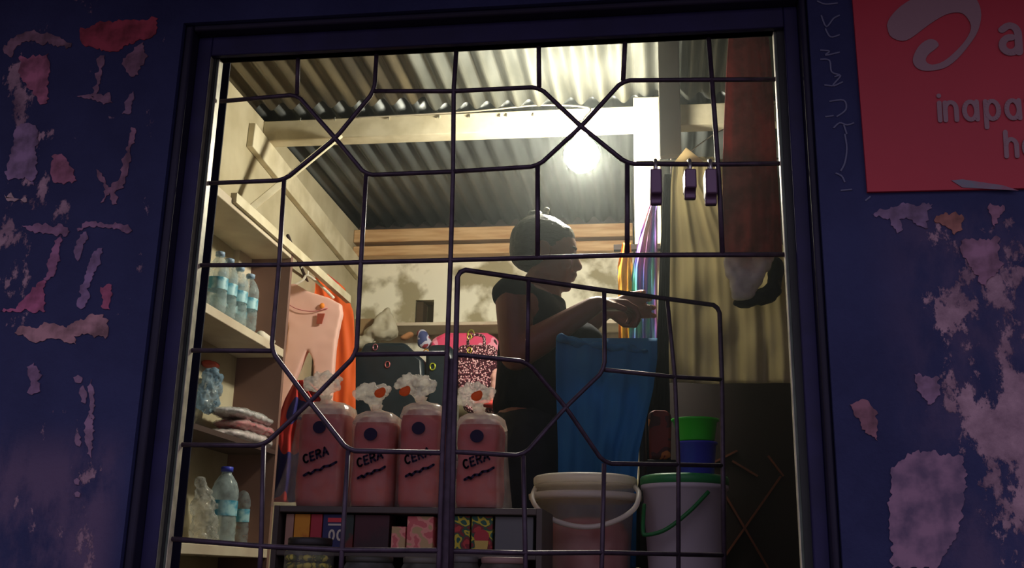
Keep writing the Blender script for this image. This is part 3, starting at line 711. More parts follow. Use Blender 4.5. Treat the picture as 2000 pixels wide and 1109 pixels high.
# dark clothes behind the leggings
o = obj('dark_cloth', cloth([(530,553,620),(620,548,630),(760,540,640),(950,520,640)], 2.2, .015, 4), M_dark, smooth=True); tag(o, 'dark brown cloth hanging behind the pink leggings', 'cloth')
m = pattern_cloth('blue_red_print', [(0,(40,34,110)),(.48,(210,48,40)),(.56,(238,150,30)),(.62,(40,34,110))], 3.2, (1,1,.8))
o = obj('printed_wrap', cloth([(742,576,600),(780,556,640),(850,532,640),(980,520,640)], 1.45, .016, 3, seed=2), m, smooth=True)
tag(o, 'blue wrap cloth with red and orange print below the leggings', 'cloth')

# ------------------------------------------------------------------ back of the shop
zl2 = W(880, 640, 2.5).z
o = obj('wall_ledge', bx(W(700,640,2.5).x, W(1225,640,2.5).x, 2.42, YB, zl2-.008, zl2+.006), M_board, bevel=.002); tag(o, 'narrow pale ledge along the plaster back wall', 'ledge')
# dark cupboard rail with bags
yk = 2.15
def bag(name, rows, y, m, label, badge=None, handles=True, depth=.08):
    z = W(rows[-1][1], rows[-1][0], y)
    t = thing(name, z, label, 'bag', None)
    L = [(r[1], r[0]) for r in rows]; R = [(r[2], r[0]) for r in rows[::-1]]
    P = [W(a, b, y) for a, b in L+R]
    obj('bag_body', prism(bmesh.new(), P, (0, depth, 0)), m, t, bevel=.018)
    for (bx_, by_, r_, c_) in badge or ():
        p = W(bx_, by_, y-.003)
        obj('bag_buckle', tube(bmesh.new(), [p+Vector((r_*math.cos(a_), -.002, r_*1.3*math.sin(a_))) for a_ in [i*2*PI/14 for i in range(14)]], r_*.28, 6, close=True), mat('buckle_%d_%d' % (c_[0], c_[2]), c_, .25, .6), t, smooth=True)
    if handles:
        a, b = rows[0][1], rows[0][2]; p0 = rows[0][0]
        obj('bag_handle', tube(bmesh.new(), smoothpath([W(lerp(a,b,.25),p0+4,y+.03), W(lerp(a,b,.3),p0-16,y+.03), W(lerp(a,b,.7),p0-16,y+.03), W(lerp(a,b,.75),p0+4,y+.03)]), .006, 8), m, t, smooth=True)
    return t
M_bagblk = mat('black_vinyl', (30, 40, 46), .35, var=.2, scale=20)
bag('black_bag', [(668,712,790),(690,700,812),(700,690,826),(740,688,828),(900,690,828)], yk, M_bagblk, 'black handbag with heart-shaped buckles above the bread, on the left', [(733,678,.009,(190,120,130)),(757,712,.009,(200,110,110))], handles=False)
bag('black_bag', [(672,838,880),(690,830,888),(740,830,890),(900,832,890)], yk, M_bagblk, 'black handbag with yellow buckle behind the centre bar', [(832,688,.009,(220,150,60)),(845,716,.010,(190,200,60))], handles=False)
# bag rack carrying them
o = obj('display_table', bx(W(690,905,2.1).x, W(1060,905,2.1).x, 2.0, 2.4, W(880,905,2.1).z-.03, W(880,905,2.1).z), M_dark, bevel=.003); tag(o, 'dark display board carrying the handbags at the back', 'table')
mg = pattern_cloth('pink_print', [(0,(226,70,110)),(.55,(240,150,170)),(.63,(50,20,30))], 14)
bag('pink_bag', [(648,868,950),(660,842,972),(700,838,975)], yk+.16, mg, 'bright pink bag on top, behind the sequined bag', [(920,652,.012,(150,150,60))], handles=False, depth=.1)
ms = pattern_cloth('sequins', [(0,(245,225,220)),(.30,(180,110,120)),(.46,(60,24,34))], 150, rough=.25, kind='dots')
bag('sequin_bag', [(672,898,962),(684,890,972),(720,890,985),(760,893,1000),(800,905,1000),(812,930,985)], yk-.02, ms, 'glittering sequined handbag beside the woman, against her elbow', [(917,658,.008,(210,190,80)),(917,684,.008,(210,190,80))])
lump('pale_pouch', [([*E(975,740,yk-.1,.03,.03,.04), *E(968,785,yk-.1,.028,.03,.02)],)], mat('blush_fabric', (222,170,158), .6, var=.1, scale=30), 'blush pink pouch hanging in front of the sequined bag', 'pouch', disp=.006)
lump('red_purse', [([*E(940,788,yk-.12,.03,.03,.012), *E(978,790,yk-.12,.025,.03,.016)],)], mat('coral_red', (220,76,70), .5), 'coral red purse right of the fourth loaf', 'purse', disp=.004)
mp_ = pattern_cloth('blue_white_print', [(0,(60,70,120)),(.45,(190,190,205)),(.56,(150,50,60))], 24)
lump('patterned_bag', [([*E(990,760,yk-.05,.03,.03,.04), *E(985,800,yk-.05,.028,.03,.02)],)], mp_, 'blue and white patterned bag squeezed behind the woman', 'bag', disp=.004)
lump('patterned_pouch', [([*E(824,652,yk+.2,.022,.02,.02), *E(830,672,yk+.2,.03,.02,.02)],)], mp_, 'small blue and white patterned pouch above the black bags', 'pouch', disp=.003)
lump('brown_parcel', [([*E(800,653,yk+.2,.018,.02,.011), *E(790,660,yk+.2,.018,.02,.011)],)], mat('kraft', (176,122,78), .8), 'small brown parcel next to the patterned pouch', 'parcel', disp=.002)
lump('plastic_heap', [([*E(745,650,yk+.2,.075,.04,.035), *E(757,610,yk+.2,.012,.02,.02)],), ([*E(710,668,yk+.2,.05,.03,.025)],)], mat('white_polythene', (200,192,166), .5, var=.1, scale=20, transl=.2), 'heap of white plastic sheeting on top of the black bags', 'plastic sheeting', disp=.012, ds=22)
o = obj('dark_case', bx(W(925,812,2.0).x, W(1010,812,2.0).x, 2.0, 2.14, W(880,905,2.1).z, W(960,808,2.0).z), M_bagblk, bevel=.01); tag(o, 'black case on the display board below the coral purse', 'case')
o = obj('cardboard_carton', bx(W(697,655,2.45).x, W(735,655,2.45).x, 2.40, 2.5, W(700,700,2.45).z, W(700,628,2.45).z), mat('kraft_board', (150,122,84), .8)); tag(o, 'small cardboard carton by the orange dress at the back', 'carton')

# ------------------------------------------------------------------ kangas by the post
mk = pattern_cloth('yellow_blue_kanga', [(0,(226,160,40)),(.52,(50,60,130)),(.60,(226,160,40))], 9, (1,1,.5))
o = obj('kanga_cloth', cloth([(474,1216,1232),(520,1206,1236),(600,1208,1232),(680,1208,1235)], 1.30, .006, 2, nu=40), mk, smooth=True); tag(o, 'narrow yellow and blue patterned cloth by the woman\'s hand', 'cloth', 'patterned cloths hung by the post')
def stripes_mat():
    m = bpy.data.materials.new('satin_stripes'); m.use_nodes = True
    n = m.node_tree.nodes; l = m.node_tree.links; b = n['Principled BSDF']; b.inputs['Roughness'].default_value = .3
    t = n.new('ShaderNodeTexCoord'); mp = n.new('ShaderNodeMapping'); mp.inputs['Rotation'].default_value = (0, .12, 0); mp.inputs['Scale'].default_value = (16, 1, 1.4)
    nz = n.new('ShaderNodeTexNoise'); nz.inputs['Scale'].default_value = 1.3; nz.inputs['Detail'].default_value = 2
    l.new(t.outputs['Object'], mp.inputs[0]); l.new(mp.outputs[0], nz.inputs['Vector'])
    cr = n.new('ShaderNodeValToRGB'); l.new(nz.outputs['Fac'], cr.inputs[0])
    cols = [(.28,(60,190,130)),(.40,(120,220,200)),(.46,(110,130,230)),(.52,(226,140,236)),(.58,(250,215,215)),(.64,(140,200,235)),(.72,(70,200,120))]
    while len(cr.color_ramp.elements) < len(cols): cr.color_ramp.elements.new(.5)
    for e_, (p, c) in zip(cr.color_ramp.elements, cols): e_.position = p
    for e_, (p, c) in zip(cr.color_ramp.elements, cols): e_.color = (*lin(c), 1)
    l.new(cr.outputs[0], b.inputs['Base Color']); return m
o = obj('satin_scarf', cloth([(398,1270,1284),(450,1252,1284),(520,1236,1284),(600,1232,1284),(676,1228,1284)], 1.27, .007, 3, nu=70), stripes_mat(), smooth=True); tag(o, 'shiny purple, green and turquoise scarf hanging below the first padlock', 'scarf', 'patterned cloths hung by the post')

pk = W(1224, 476, 1.30)
o = obj('peg_rail', bx(pk.x-.04, W(1290, 476, 1.30).x, 1.335, 1.359, pk.z-.006, pk.z+.010), M_dark); tag(o, 'short dark peg rail on the bright post, holding the patterned cloths', 'rail')
# ------------------------------------------------------------------ right-hand side
M_cur = mat('olive_sheet', (186, 178, 152), .35, var=.10, scale=3, stretch=(4, 1, .5), transl=.6)
o = obj('olive_curtain', cloth([(306,1326,1400),(318,1314,1420),(360,1310,1424),(400,1308,1470),(500,1304,1545),(620,1300,1552),(748,1296,1556)], .93, .007, 5, nu=110, nv=60, grow=.3, seed=1, wob=.012), M_cur, smooth=True)
tag(o, 'large olive-beige sheet hanging at the right behind the padlocks', 'curtain')
o = obj('paper_card', pxprism([(1316,318),(1340,288),(1368,310),(1378,322)], .90, .004), mat('card', (236,222,190), .6, transl=.5)); tag(o, 'pale pointed card at the top of the olive sheet', 'card')
o = obj('hanging_wire', tube(bmesh.new(), smoothpath([W(1343,300,.935), W(1380,272,.93), W(1418,250,.90), W(1560,180,.90)]), .0016, 6), mat('wire', (170,165,150), .4, .5), smooth=True); tag(o, 'thin wire running up from the olive sheet to the red garment', 'wire')
mr_ = mat('red_garment', (206, 84, 80), .75, rgb2=(130, 44, 48), scale=14, thresh=(.42, .6), transl=.35)
o = obj('red_garment', cloth([(62,1424,1500),(120,1420,1506),(250,1414,1514),(330,1412,1518),(420,1412,1524),(495,1408,1528)], .80, .010, 2, nu=60, th=.02, seed=3), mr_, smooth=True)
tag(o, 'dark red garment hanging high at the right window edge', 'garment')
lump('white_plastic_bag', [([*E(1440,502,.86,.034,.02,.012), *E(1450,570,.86,.030,.02,.02)],), ([*E(1490,502,.86,.026,.02,.012), *E(1475,550,.86,.018,.02,.02)],)], mat('grey_white_poly', (240,234,226), .35, var=.15, scale=30, transl=.2), 'crumpled whitish plastic bag under the red garment', 'bag', disp=.012, ds=24)
lump('black_pouch', [([*E(1452,590,.885,.030,.02,.016), *E(1500,575,.885,.026,.02,.026)],), ([*E(1515,520,.885,.018,.02,.026), *E(1510,570,.885,.020,.02,.02)],)], M_black, 'black pouch showing below the whitish plastic bag', 'pouch', disp=.008)
zc_ = W(1345, 310, .945).z
o = obj('curtain_cord', tube(bmesh.new(), [Vector((.30, .945, zc_-.004)), Vector((XR, .945, zc_-.012))], .003, 6), MATS['wire'], smooth=True); tag(o, 'cord along the top of the olive sheet, running to the side wall', 'cord')
# dark cupboard with crossed laths, lower right
yc2 = 1.62
xa, xb_ = W(1300,800,yc2).x, XR
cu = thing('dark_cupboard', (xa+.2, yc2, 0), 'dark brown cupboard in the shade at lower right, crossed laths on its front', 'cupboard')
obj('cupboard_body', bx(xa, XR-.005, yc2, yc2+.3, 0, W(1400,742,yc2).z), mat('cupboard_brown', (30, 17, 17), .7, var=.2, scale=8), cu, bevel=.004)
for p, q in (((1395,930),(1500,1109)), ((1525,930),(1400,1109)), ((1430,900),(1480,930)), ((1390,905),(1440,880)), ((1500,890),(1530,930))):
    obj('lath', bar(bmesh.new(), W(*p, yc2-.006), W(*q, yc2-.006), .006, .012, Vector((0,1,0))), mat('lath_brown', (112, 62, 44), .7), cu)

# ------------------------------------------------------------------ counter with display rack
CZ = .60
o = obj('counter', bx(XL+.16, XR-.05, .07, .76, CZ-.04, CZ), M_dark, bevel=.003)
ct = thing('shop_counter', (0, .35, 0), 'dark wooden counter board just inside the window, carrying rack and buckets', 'counter')
o.name = 'counter_top'; o.parent = ct; o.location -= Vector((0, .35, 0)); WL[o.name] = WL.get('counter')
obj('counter_front', bx(XL+.2, XR-.1, .12, .14, 0, CZ-.04), M_dark, ct)
obj('counter_back', bx(XL+.2, XR-.1, .70, .72, 0, CZ-.04), M_dark, ct)
ybr = .26
zs1 = W(800, 990, ybr).z; zs2 = W(800, 1074, ybr).z-.004
rk = thing('display_rack', (W(780,1050,ybr).x, ybr+.12, CZ), 'low dark display rack on the counter, bread on top and cartons inside', 'rack')
rx0, rx1 = W(545,1000,ybr).x, W(1048,1000,ybr).x
obj('rack_top', bx(rx0, rx1, ybr, ybr+.20, zs1-.012, zs1), mat('rack_board', (88, 80, 72), .6, var=.15, scale=8), rk, bevel=.002)
obj('rack_shelf', bx(rx0, rx1, ybr, ybr+.20, zs2-.010, zs2), MATS['rack_board'], rk, bevel=.002)
for x in (rx0-.010, rx1):
    obj('rack_side', bx(x, x+.010, ybr, ybr+.20, CZ, zs1), MATS['rack_board'], rk)
obj('rack_back', bx(rx0, rx1, ybr+.20, ybr+.208, CZ, zs1), M_dark, rk)
# loaves
M_loaf = mat('bread_in_print_bag', (172, 64, 54), .5, rgb2=(190, 96, 72), scale=9, thresh=(.4, .7))
M_print = mat('bag_print', (34, 24, 52), .6, spec=.2)
def loaf(pxa, pxb, pyt, y, label, tilt=0, word_='CERA', tuft=(0, -45), tag_off=None, flare=0):
    pyb = 986; pc = (pxa+pxb)/2
    b = W(pc, pyb, y); t = thing('bread_loaf', (b.x, y+.05, zs1), label, 'bread', 'bagged loaves standing on the rack')
    w = (W(pxb, 900, y)-W(pxa, 900, y)).x; H = W(pc, pyt+14, y).z-zs1; D = .10
    prof = []                                           # rounded loaf, bulging a little towards its top
    bm = bmesh.new(); nz_ = 14; rings = []
    for j in range(nz_+1):
        v = j/nz_; z = zs1+.002+H*v
        k = 1-.0*v; 
        if v > .86: k = 1-.28*((v-.86)/.14)**2
        if v < .08: k = .94+.06*(v/.08)
        wv = w*.445*k*(1+.02*math.sin(v*9)); dv = D*.5*k
        ring = []
        for i in range(28):
            a_ = 2*PI*i/28; cx = math.copysign(abs(math.cos(a_))**.45, math.cos(a_)); cy = math.copysign(abs(math.sin(a_))**.45, math.sin(a_))
            nn = .0018*noise.noise(Vector((a_*2, v*9, pxa)))
            ring.append(bm.verts.new((b.x+cx*(wv+nn)+tilt*v, y+.05+cy*(dv+nn), z)))
        rings.append(ring)
    for r1, r2 in zip(rings, rings[1:]):
        for i in range(28): bm.faces.new((r1[i], r1[(i+1)%28], r2[(i+1)%28], r2[i]))
    bm.faces.new(rings[0][::-1]); bm.faces.new(rings[-1])
    obj('loaf_body', bm, M_loaf, t, smooth=True)
    # plastic bag: skin around the loaf, gathered above, fanning out past the knot
    bm = bmesh.new(); rings = []
    kx = W(pc+tuft[0], pyt+tuft[1], y); top = W(pc, pyt, y).z
    prof = [(0,1.06,1),( .3,1.03,1),(.7,1.03,1),(.93,1.04,1),(1.03,.97,1),(1.075,.70,1),(1.09,.36,.9)]
    for v, k, _ in prof:
        z = zs1+.001+H*v; ring = []
        for i in range(40):
            a_ = 2*PI*i/40; e_ = .45 if v < 1.02 else .7; cx = math.copysign(abs(math.cos(a_))**e_, math.cos(a_)); cy = math.copysign(abs(math.sin(a_))**e_, math.sin(a_))
            nn = .003*noise.noise(Vector((a_*3, v*5, pxb)))
            fx = flare*max(0,1-v)**1.5 if (cx < 0 and flare < 0) or (cx > 0 and flare > 0) else 0
            ring.append(bm.verts.new((b.x+cx*(w*.47*k+nn)+tilt*min(v,1)+fx*abs(cx), y+.05+cy*(D*.53*k+nn), z)))
        rings.append(ring)
    zk = zs1+H*1.12
    cxk = (b.x+kx.x)/2+tilt
    for (zr_, rr_, cx_, wv) in ((zk+.002, .010, cxk, .001), (zk+.010, .012, cxk, .002)):
        ring = []
        for i in range(40):
            a_ = 2*PI*i/40; r_ = rr_ + wv*math.sin(a_*6+pxa)
            ring.append(bm.verts.new((cx_+r_*math.cos(a_), y+.05+r_*.75*math.sin(a_), zr_)))
        rings.append(ring)
    for r1, r2 in zip(rings, rings[1:]):
        for i in range(40): bm.faces.new((r1[i], r1[(i+1)%40], r2[(i+1)%40], r2[i]))
    me_ = bpy.data.meshes.new('bag'); bm.to_mesh(me_); zcut = zs1+H*.95
    lo_ = bmesh.new(); lo_.from_mesh(me_); bmesh.ops.delete(lo_, geom=[f for f in lo_.faces if f.calc_center_median().z > zcut], context='FACES')
    bmesh.ops.delete(bm, geom=[f for f in bm.faces if f.calc_center_median().z <= zcut], context='FACES')
    obj('bread_bag', lo_, clear_plastic('bread_plastic', (228, 216, 210), .17, .15), t, smooth=True)
    obj('bag_top', bm, clear_plastic('bag_top_plastic', (236, 226, 206), .62, .18), t, smooth=True)
    b3 = bmesh.new(); rr_ = random.Random(pxa)
    hull(b3, ell((cxk, y+.05, zk+.008), .009, 6), ell((kx.x, y+.05, zk+.032), (.018,.014,.012), 6))
    for i in range(7):
        a_ = lerp(-1.25, 1.25, i/6); q_ = Vector((kx.x+.031*math.sin(a_), y+.05+(rr_.random()-.5)*.03, zk+.028+.016*math.cos(a_)+.008*(rr_.random()-.5)))
        hull(b3, ell((cxk, y+.05, zk+.014), .006, 5), ell(q_, (.010+.005*rr_.random(), .009, .009+.005*rr_.random()), 6))
    obj('bag_twist', fuse(b3, .0025, 1, .006, 85), clear_plastic('twist_plastic', (240, 234, 222), .42, .12), t, smooth=True)
    yf = y+.05-D*.53-.0035
    # printed round emblem and slanting lettering
    e_ = Vector((b.x+tilt*.8, yf, zs1+H*.80))
    bm = bmesh.new(); prism(bm, [e_+Vector((.013*math.cos(i*PI/10), 0, .012*math.sin(i*PI/10))) for i in range(20)], (0,.001,0))
    obj('bag_emblem', bm, M_print, t, label='dark blue round emblem')
    bm = bmesh.new(); ux = Vector((math.cos(.36),0,math.sin(.36))); uy = Vector((-math.sin(.25),0,math.cos(.25)))
    word(bm, word_, Vector((b.x-w*.24, yf, zs1+H*.43)), ux, uy, .015, .0018, (0,.001,0))
    strokes(bm, [[(0,0),(.15,.04),(.2,-.05),(.35,.05),(.5,-.03),(.62,.06),(.8,0),(1,.05)]], Vector((b.x-w*.22, yf, zs1+H*.31)), ux*(w*.62), uy*.04, .0024, (0,.001,0))
    obj('bag_lettering', bm, M_print, t, label='dark slanting lettering')
    if tag_off:
        p = W(pc+tag_off[0], pyt+tag_off[1], y+.028)
        obj('crust_sticker', hull(bmesh.new(), ell(p, (.011,.004,.009), 6), ell(p+Vector((.006,0,.004)), (.006,.004,.008), 6)), mat('orange_sticker', (232,130,56), .5, transl=.6), t, label='orange closing sticker')
    return t
loaf(562,668,783,ybr+.03,'leftmost bagged loaf of bread on the rack, its bag spread at the left','CERA' and 0,'CERA',(0,-40),None,-.045)
loaf(673,762,800,ybr+.01,'second bagged loaf from the left, shorter than its neighbours',0,'CERA',(-2,-42),(24,-32))
loaf(766,858,785,ybr+.02,'third bagged loaf from the left, just left of the central bar',0,'CERA',(-12,-30),(-22,-20))
loaf(880,977,804,ybr+.01,'rightmost bagged loaf, standing just right of the central bar',0,'CERA',(-8,-38),(2,-30),.012)

# cartons in the rack
def carton(pxa, pxb, pyt, rgb, label, cat='carton', deco=None, rgb2=None, scale=20, d=.05, y=None, pm=None):
    y = y or ybr+.012
    x0, x1 = W(pxa,1040,y).x, W(pxb,1040,y).x; z1 = min(W((pxa+pxb)/2,pyt,y).z, zs1-.014)
    t = thing('small_carton', ((x0+x1)/2, y, zs2), label, cat, 'packets standing inside the display rack')
    obj('carton_box', bx(x0+.0004, x1-.0004, y, y+d, zs2, z1), pm or mat('carton_%d_%d_%d' % rgb, rgb, .55, rgb2=rgb2, scale=scale, thresh=(.45,.55)), t, bevel=.0012)
    return t, x0, x1, y, z1
carton(556,572,1000,(176,138,116),'narrow tan packet at the left end of the rack')
carton(573,604,988,(222,150,40),'orange-yellow packet near the left end of the rack', rgb2=(200,118,30), scale=25)
carton(605,628,988,(176,52,60),'crimson packet next to the orange one')
t, x0, x1, y, z1 = carton(629,668,988,(44,48,92),'navy packet with red and white stripes and two white zeros')
zz0 = zs2; hh = z1-zs2
obj('red_stripe', bx(x0+.010, x1-.001, y-.0008, y, z1-hh*.22, z1-hh*.10), mat('stripe_red', (214,60,66), .5), t)
obj('white_stripe', bx(x0+.011, x1-.001, y-.0008, y, z1-hh*.31, z1-hh*.26), mat('stripe_white', (200,192,170), .5), t)
obj('zeros', word(bmesh.new(), '00', (x0+.013, y-.0005, zs2+hh*.30), (1,0,0), (0,0,1), hh*.26, .0018, (0,-.0008,0)), MATS['stripe_white'], t)
carton(672,690,1000,(46,58,48),'dark green packet with a red patch', rgb2=(104,44,34), scale=24)
carton(691,760,1003,(70,30,34),'wide maroon packet in the middle of the rack', rgb2=(54,34,34), scale=14)
pf = pattern_cloth('pink_floral', [(0,(206,104,100)),(.48,(226,150,130)),(.58,(190,160,110))], 50)
carton(764,792,1028,(0,0,0),'shorter pink floral carton beside the maroon packet', pm=pf)
carton(794,846,1008,(0,0,0),'wide pink floral carton left of the central bar', pm=pf)
carton(856,884,1004,(0,0,0),'narrow pink floral carton right of the central bar', pm=pf)
ff = pattern_cloth('fruit_print', [(0,(40,90,70)),(.42,(190,176,50)),(.50,(50,86,60)),(.56,(120,40,40)),(.64,(176,60,56))], 46)
carton(886,918,999,(0,0,0),'narrow fruit-print carton with yellow and green leaves', pm=ff)
t, x0, x1, y, z1 = carton(920,962,999,(0,0,0),'fruit-print carton showing a red fruit above a yellow cup', pm=ff)
c0 = Vector(((x0+x1)/2, y-.0012, lerp(zs2, z1, .45)))
obj('fruit_picture', prism(bmesh.new(), [c0+Vector((.014*math.cos(i*PI/9),0,.013*math.sin(i*PI/9))) for i in range(18)], (0,.001,0)), mat('fruit_red', (170,50,52), .5), t)
obj('cup_picture', prism(bmesh.new(), [c0+Vector(v) for v in ((-.013,-.0006,-.007),(.013,-.0006,-.007),(.011,-.0006,-.022),(-.011,-.0006,-.022))], (0,.0016,0)), mat('cup_yellow', (196,168,80), .5), t)
t, x0, x1, y, z1 = carton(966,1042,1003,(96,98,96),'wide grey box at the right end of the rack')
# sweets jars below / in front
def jar(px, r, z1px, y, rgb, label, lid=(40,36,34), rgb2=None):
    c = W(px, 1090, y); z1 = W(px, z1px, y).z; H = z1-CZ
    t = thing('sweets_jar', (c.x, y, CZ), label, 'jar', 'jars of sweets on the counter')
    obj('jar_glass', lathe(bmesh.new(), [(r*.9,0),(r,.006),(r,H*.8),(r*.86,H*.9),(r*.84,H*.93)], (c.x,y,CZ), 32), clear_plastic('jar_clear', (190,196,180), .22, .1), t, smooth=True)
    obj('jar_lid', lathe(bmesh.new(), [(r*.88,H*.90),(r*.9,H*.92),(r*.9,H*.985),(r*.82,H)], (c.x,y,CZ), 32), mat('lid_%d_%d_%d' % lid, lid, .5), t, smooth=True)
    bm = bmesh.new(); rnd = random.Random(px)
    nl = max(2, int(H*.78/.013))
    for k in range(nl):
        for q in range(16):
            a_ = rnd.random()*2*PI; rr = r*.82*math.sqrt(rnd.random())
            p = Vector((c.x+rr*math.cos(a_), y+rr*math.sin(a_), CZ+.009+k*.013))
            hull(bm, ell(p, (.009, .007, .006), 4))
    obj('sweets', bm, pattern_cloth('sweets_%d' % px, [(0,rgb),(.5,rgb2 or tuple(int(v*.5) for v in rgb)),(.62,rgb)], 60), t, smooth=True, kind='stuff')
jar(604,.043,1050,.165,(200,186,70),'wide-lidded jar of yellow sweets below the first loaf',rgb2=(90,100,40))
jar(722,.046,1086,.170,(50,70,200),'jar of blue-wrapped sweets, second from the left',(60,60,50),(40,50,70))
jar(828,.040,1088,.175,(130,120,70),'jar of olive-coloured sweets left of the central bar',(96,92,80),(60,60,40))
jar(908,.026,1086,.180,(90,80,90),'small jar of dark sweets right of the central bar',(90,88,84))
jar(985,.044,1088,.180,(214,70,60),'jar of red and orange sweets below the grey box',(150,120,110),(220,130,60))

# ------------------------------------------------------------------ buckets
def bucket(px, y, r, pyt, body, label, lid, hp, clearb=False, H=None):
    c = W(px, 1000, y); zt_ = W(px, pyt, y-r).z
    t = thing('lidded_bucket', (c.x, y, CZ), label, 'bucket', None)
    h_ = zt_-CZ
    pr = [(r*.80,0),(r*.81,.004),(r*.97,h_-.03),(r*1.02,h_-.028),(r*1.02,h_-.020),(r*.98,h_-.018),(r*.98,h_-.010)]
    obj('bucket_body', lathe(bmesh.new(), pr, (c.x,y,CZ), 48), body, t, smooth=True)
    obj('bucket_lid', lathe(bmesh.new(), [(r*1.0,h_-.020),(r*1.035,h_-.018),(r*1.035,h_-.006),(r*1.0,h_-.002),(r*.93,h_),(r*.90,h_-.004),(.002,h_-.004)], (c.x,y,CZ), 48), lid, t, smooth=True)
    return t, c, h_, zt_
MB1 = clear_plastic('frosted_bucket', (240, 234, 222), .40, .25, .15)
t, c, h_, z_ = bucket(1143, .585, .106, 921, MB1, 'translucent white bucket with lid holding dark red contents', mat('milky_lid', (246,240,224), .4, transl=.45), None)
# ribs under the rim, contents, drooping handle
r = .106
obj('bucket_rim', lathe(bmesh.new(), [(r*1.0,h_-.052),(r*1.12,h_-.050),(r*1.13,h_-.040),(r*1.02,h_-.036)], (c.x,.585,CZ), 48), MATS['milky_lid'], t, smooth=True)
obj('contents', lathe(bmesh.new(), [(r*.76,.004),(r*.86,h_*.58),(r*.74,h_*.66),(r*.30,h_*.70),(.004,h_*.66)], (c.x,.585,CZ), 32), mat('red_contents', (176,64,64), .7, rgb2=(214,150,144), scale=30), t, smooth=True, label='dark red contents')
hpnts = [W(1046,952,.56), W(1040,975,.50), W(1060,1003,.465), W(1100,1022,.455), W(1150,1029,.455), W(1200,1018,.455), W(1238,994,.465), W(1248,965,.50), W(1240,950,.56)]
obj('bucket_handle', tube(bmesh.new(), smoothpath(hpnts), .0052, 8), MATS['milky_lid'], t, smooth=True)
MB2 = mat('white_bucket', (196,186,190), .5, var=.03, scale=4)
t, c2, h2, z2 = bucket(1338, .56, .088, 922, MB2, 'white bucket with green lid and green handle', mat('green_lid', (40,130,70), .45), None)
obj('bucket_handle', tube(bmesh.new(), smoothpath([W(1258,985,.50), W(1256,1036,.47), W(1264,1044,.465), W(1300,1034,.455), W(1345,1000,.455), W(1384,960,.47)]), .0042, 8), mat('green_handle', (24,110,50), .45), t, smooth=True)
# basins on the lid
def basin(pxa, pxb, pya, pyb, rgb, label, zb=None):
    y = .56; a = W(pxa,pya,y-.05); b = W(pxb,pya,y-.05); cx = (a.x+b.x)/2; rr = (b.x-a.x)/2
    z1 = W((pxa+pxb)/2,pya,y-.05).z; z0 = zb
    o = obj('plastic_basin', lathe(bmesh.new(), [(rr*.80,0),(rr*.84,.003),(rr*.97,(z1-z0)-.006),(rr*1.06,(z1-z0)-.004),(rr*1.06,(z1-z0)),(rr*.94,(z1-z0)),(rr*.80,.006),(.002,.006)], (cx,y,z0), 36, sxy=(1,.9)), mat('basin_%d' % rgb[1], rgb, .4), smooth=True)
    tag(o, label, 'basin', 'plastic basins on the bucket lid'); return z1
zmid = basin(1322,1402,858,904,(52,56,168),'blue plastic basin standing on the green lid', z2+.001)
basin(1314,1404,812,858,(50,196,40),'bright green plastic basin stacked in the blue one', zmid-.004+.005)
o = obj('red_packet', pxprism([(1266,806),(1276,800),(1306,802),(1312,812),(1310,896),(1268,898)], .84, .05), pattern_cloth('red_packet', [(0,(120,30,24)),(.5,(70,16,18)),(.62,(190,110,40)),(.68,(120,30,24))], 22), bevel=.008); tag(o, 'dark red packet with an orange mark between the blue cloth and the basins', 'packet')
o = obj('dark_crate', bx(W(1262,905,.8).x, W(1330,905,.8).x,   .82, .885, 0, W(1290,899,.84).z), MATS['near_black'], bevel=.003); tag(o, 'dark crate behind the buckets, under the red packet', 'crate')

# ------------------------------------------------------------------ blue cloth over a rail
yb_ = .79
M_blue = mat('teal_blue_cloth', (44, 128, 182), .75, var=.08, scale=6, transl=.3)
rows = [(655,1088,1128),(664,1086,1200),(672,1086,1284),(740,1086,1280),(800,1088,1262),(860,1090,1250),(920,1090,1244),(1100,1090,1240)]
def topfold(u, v): return .03*(1-min(1, v*8))**2
o = obj('blue_cloth', cloth([(660,1086,1284),(700,1085,1284),(760,1086,1276),(820,1088,1262),(880,1090,1248),(940,1090,1244),(1109,1090,1242)], yb_, .005, 3, nu=90, nv=60, seed=4, grow=.5, depth=topfold, wob=.016), M_blue, smooth=True)
tag(o, 'bright blue cloth draped in front of the woman, above the buckets', 'cloth')
rl = thing('drying_rack', W(1185, 1109, yb_+.04), 'dark rail stand underneath the draped blue cloth', 'rack')
rz = W(1185, 676, yb_+.03).z
xa_, xb2 = W(1092,700,yb_+.05).x, W(1278,700,yb_+.05).x
obj('rail', tube(bmesh.new(), [(xa_, yb_+.035, rz-.01), (xb2, yb_+.035, rz-.01)], .010, 10), M_dark, rl, smooth=True)
for x in (xa_+.02, xb2-.03): obj('leg', tube(bmesh.new(), [(x, yb_+.035, rz-.01), (x, yb_+.035, 0)], .009, 8), M_dark, rl, smooth=True)
# crumpled top fold of the cloth
fo = lump('cloth_fold', [([*E(1100,664,yb_+.03,.020,.03,.012), *E(1150,676,yb_+.03,.02,.035,.010)],), ([*E(1150,676,yb_+.03,.02,.035,.010), *E(1215,684,yb_+.03,.022,.035,.012)],), ([*E(1215,686,yb_+.03,.022,.035,.012), *E(1268,692,yb_+.035,.016,.035,.010)],)], M_blue, None, None, parent=o, disp=.012, ds=26)

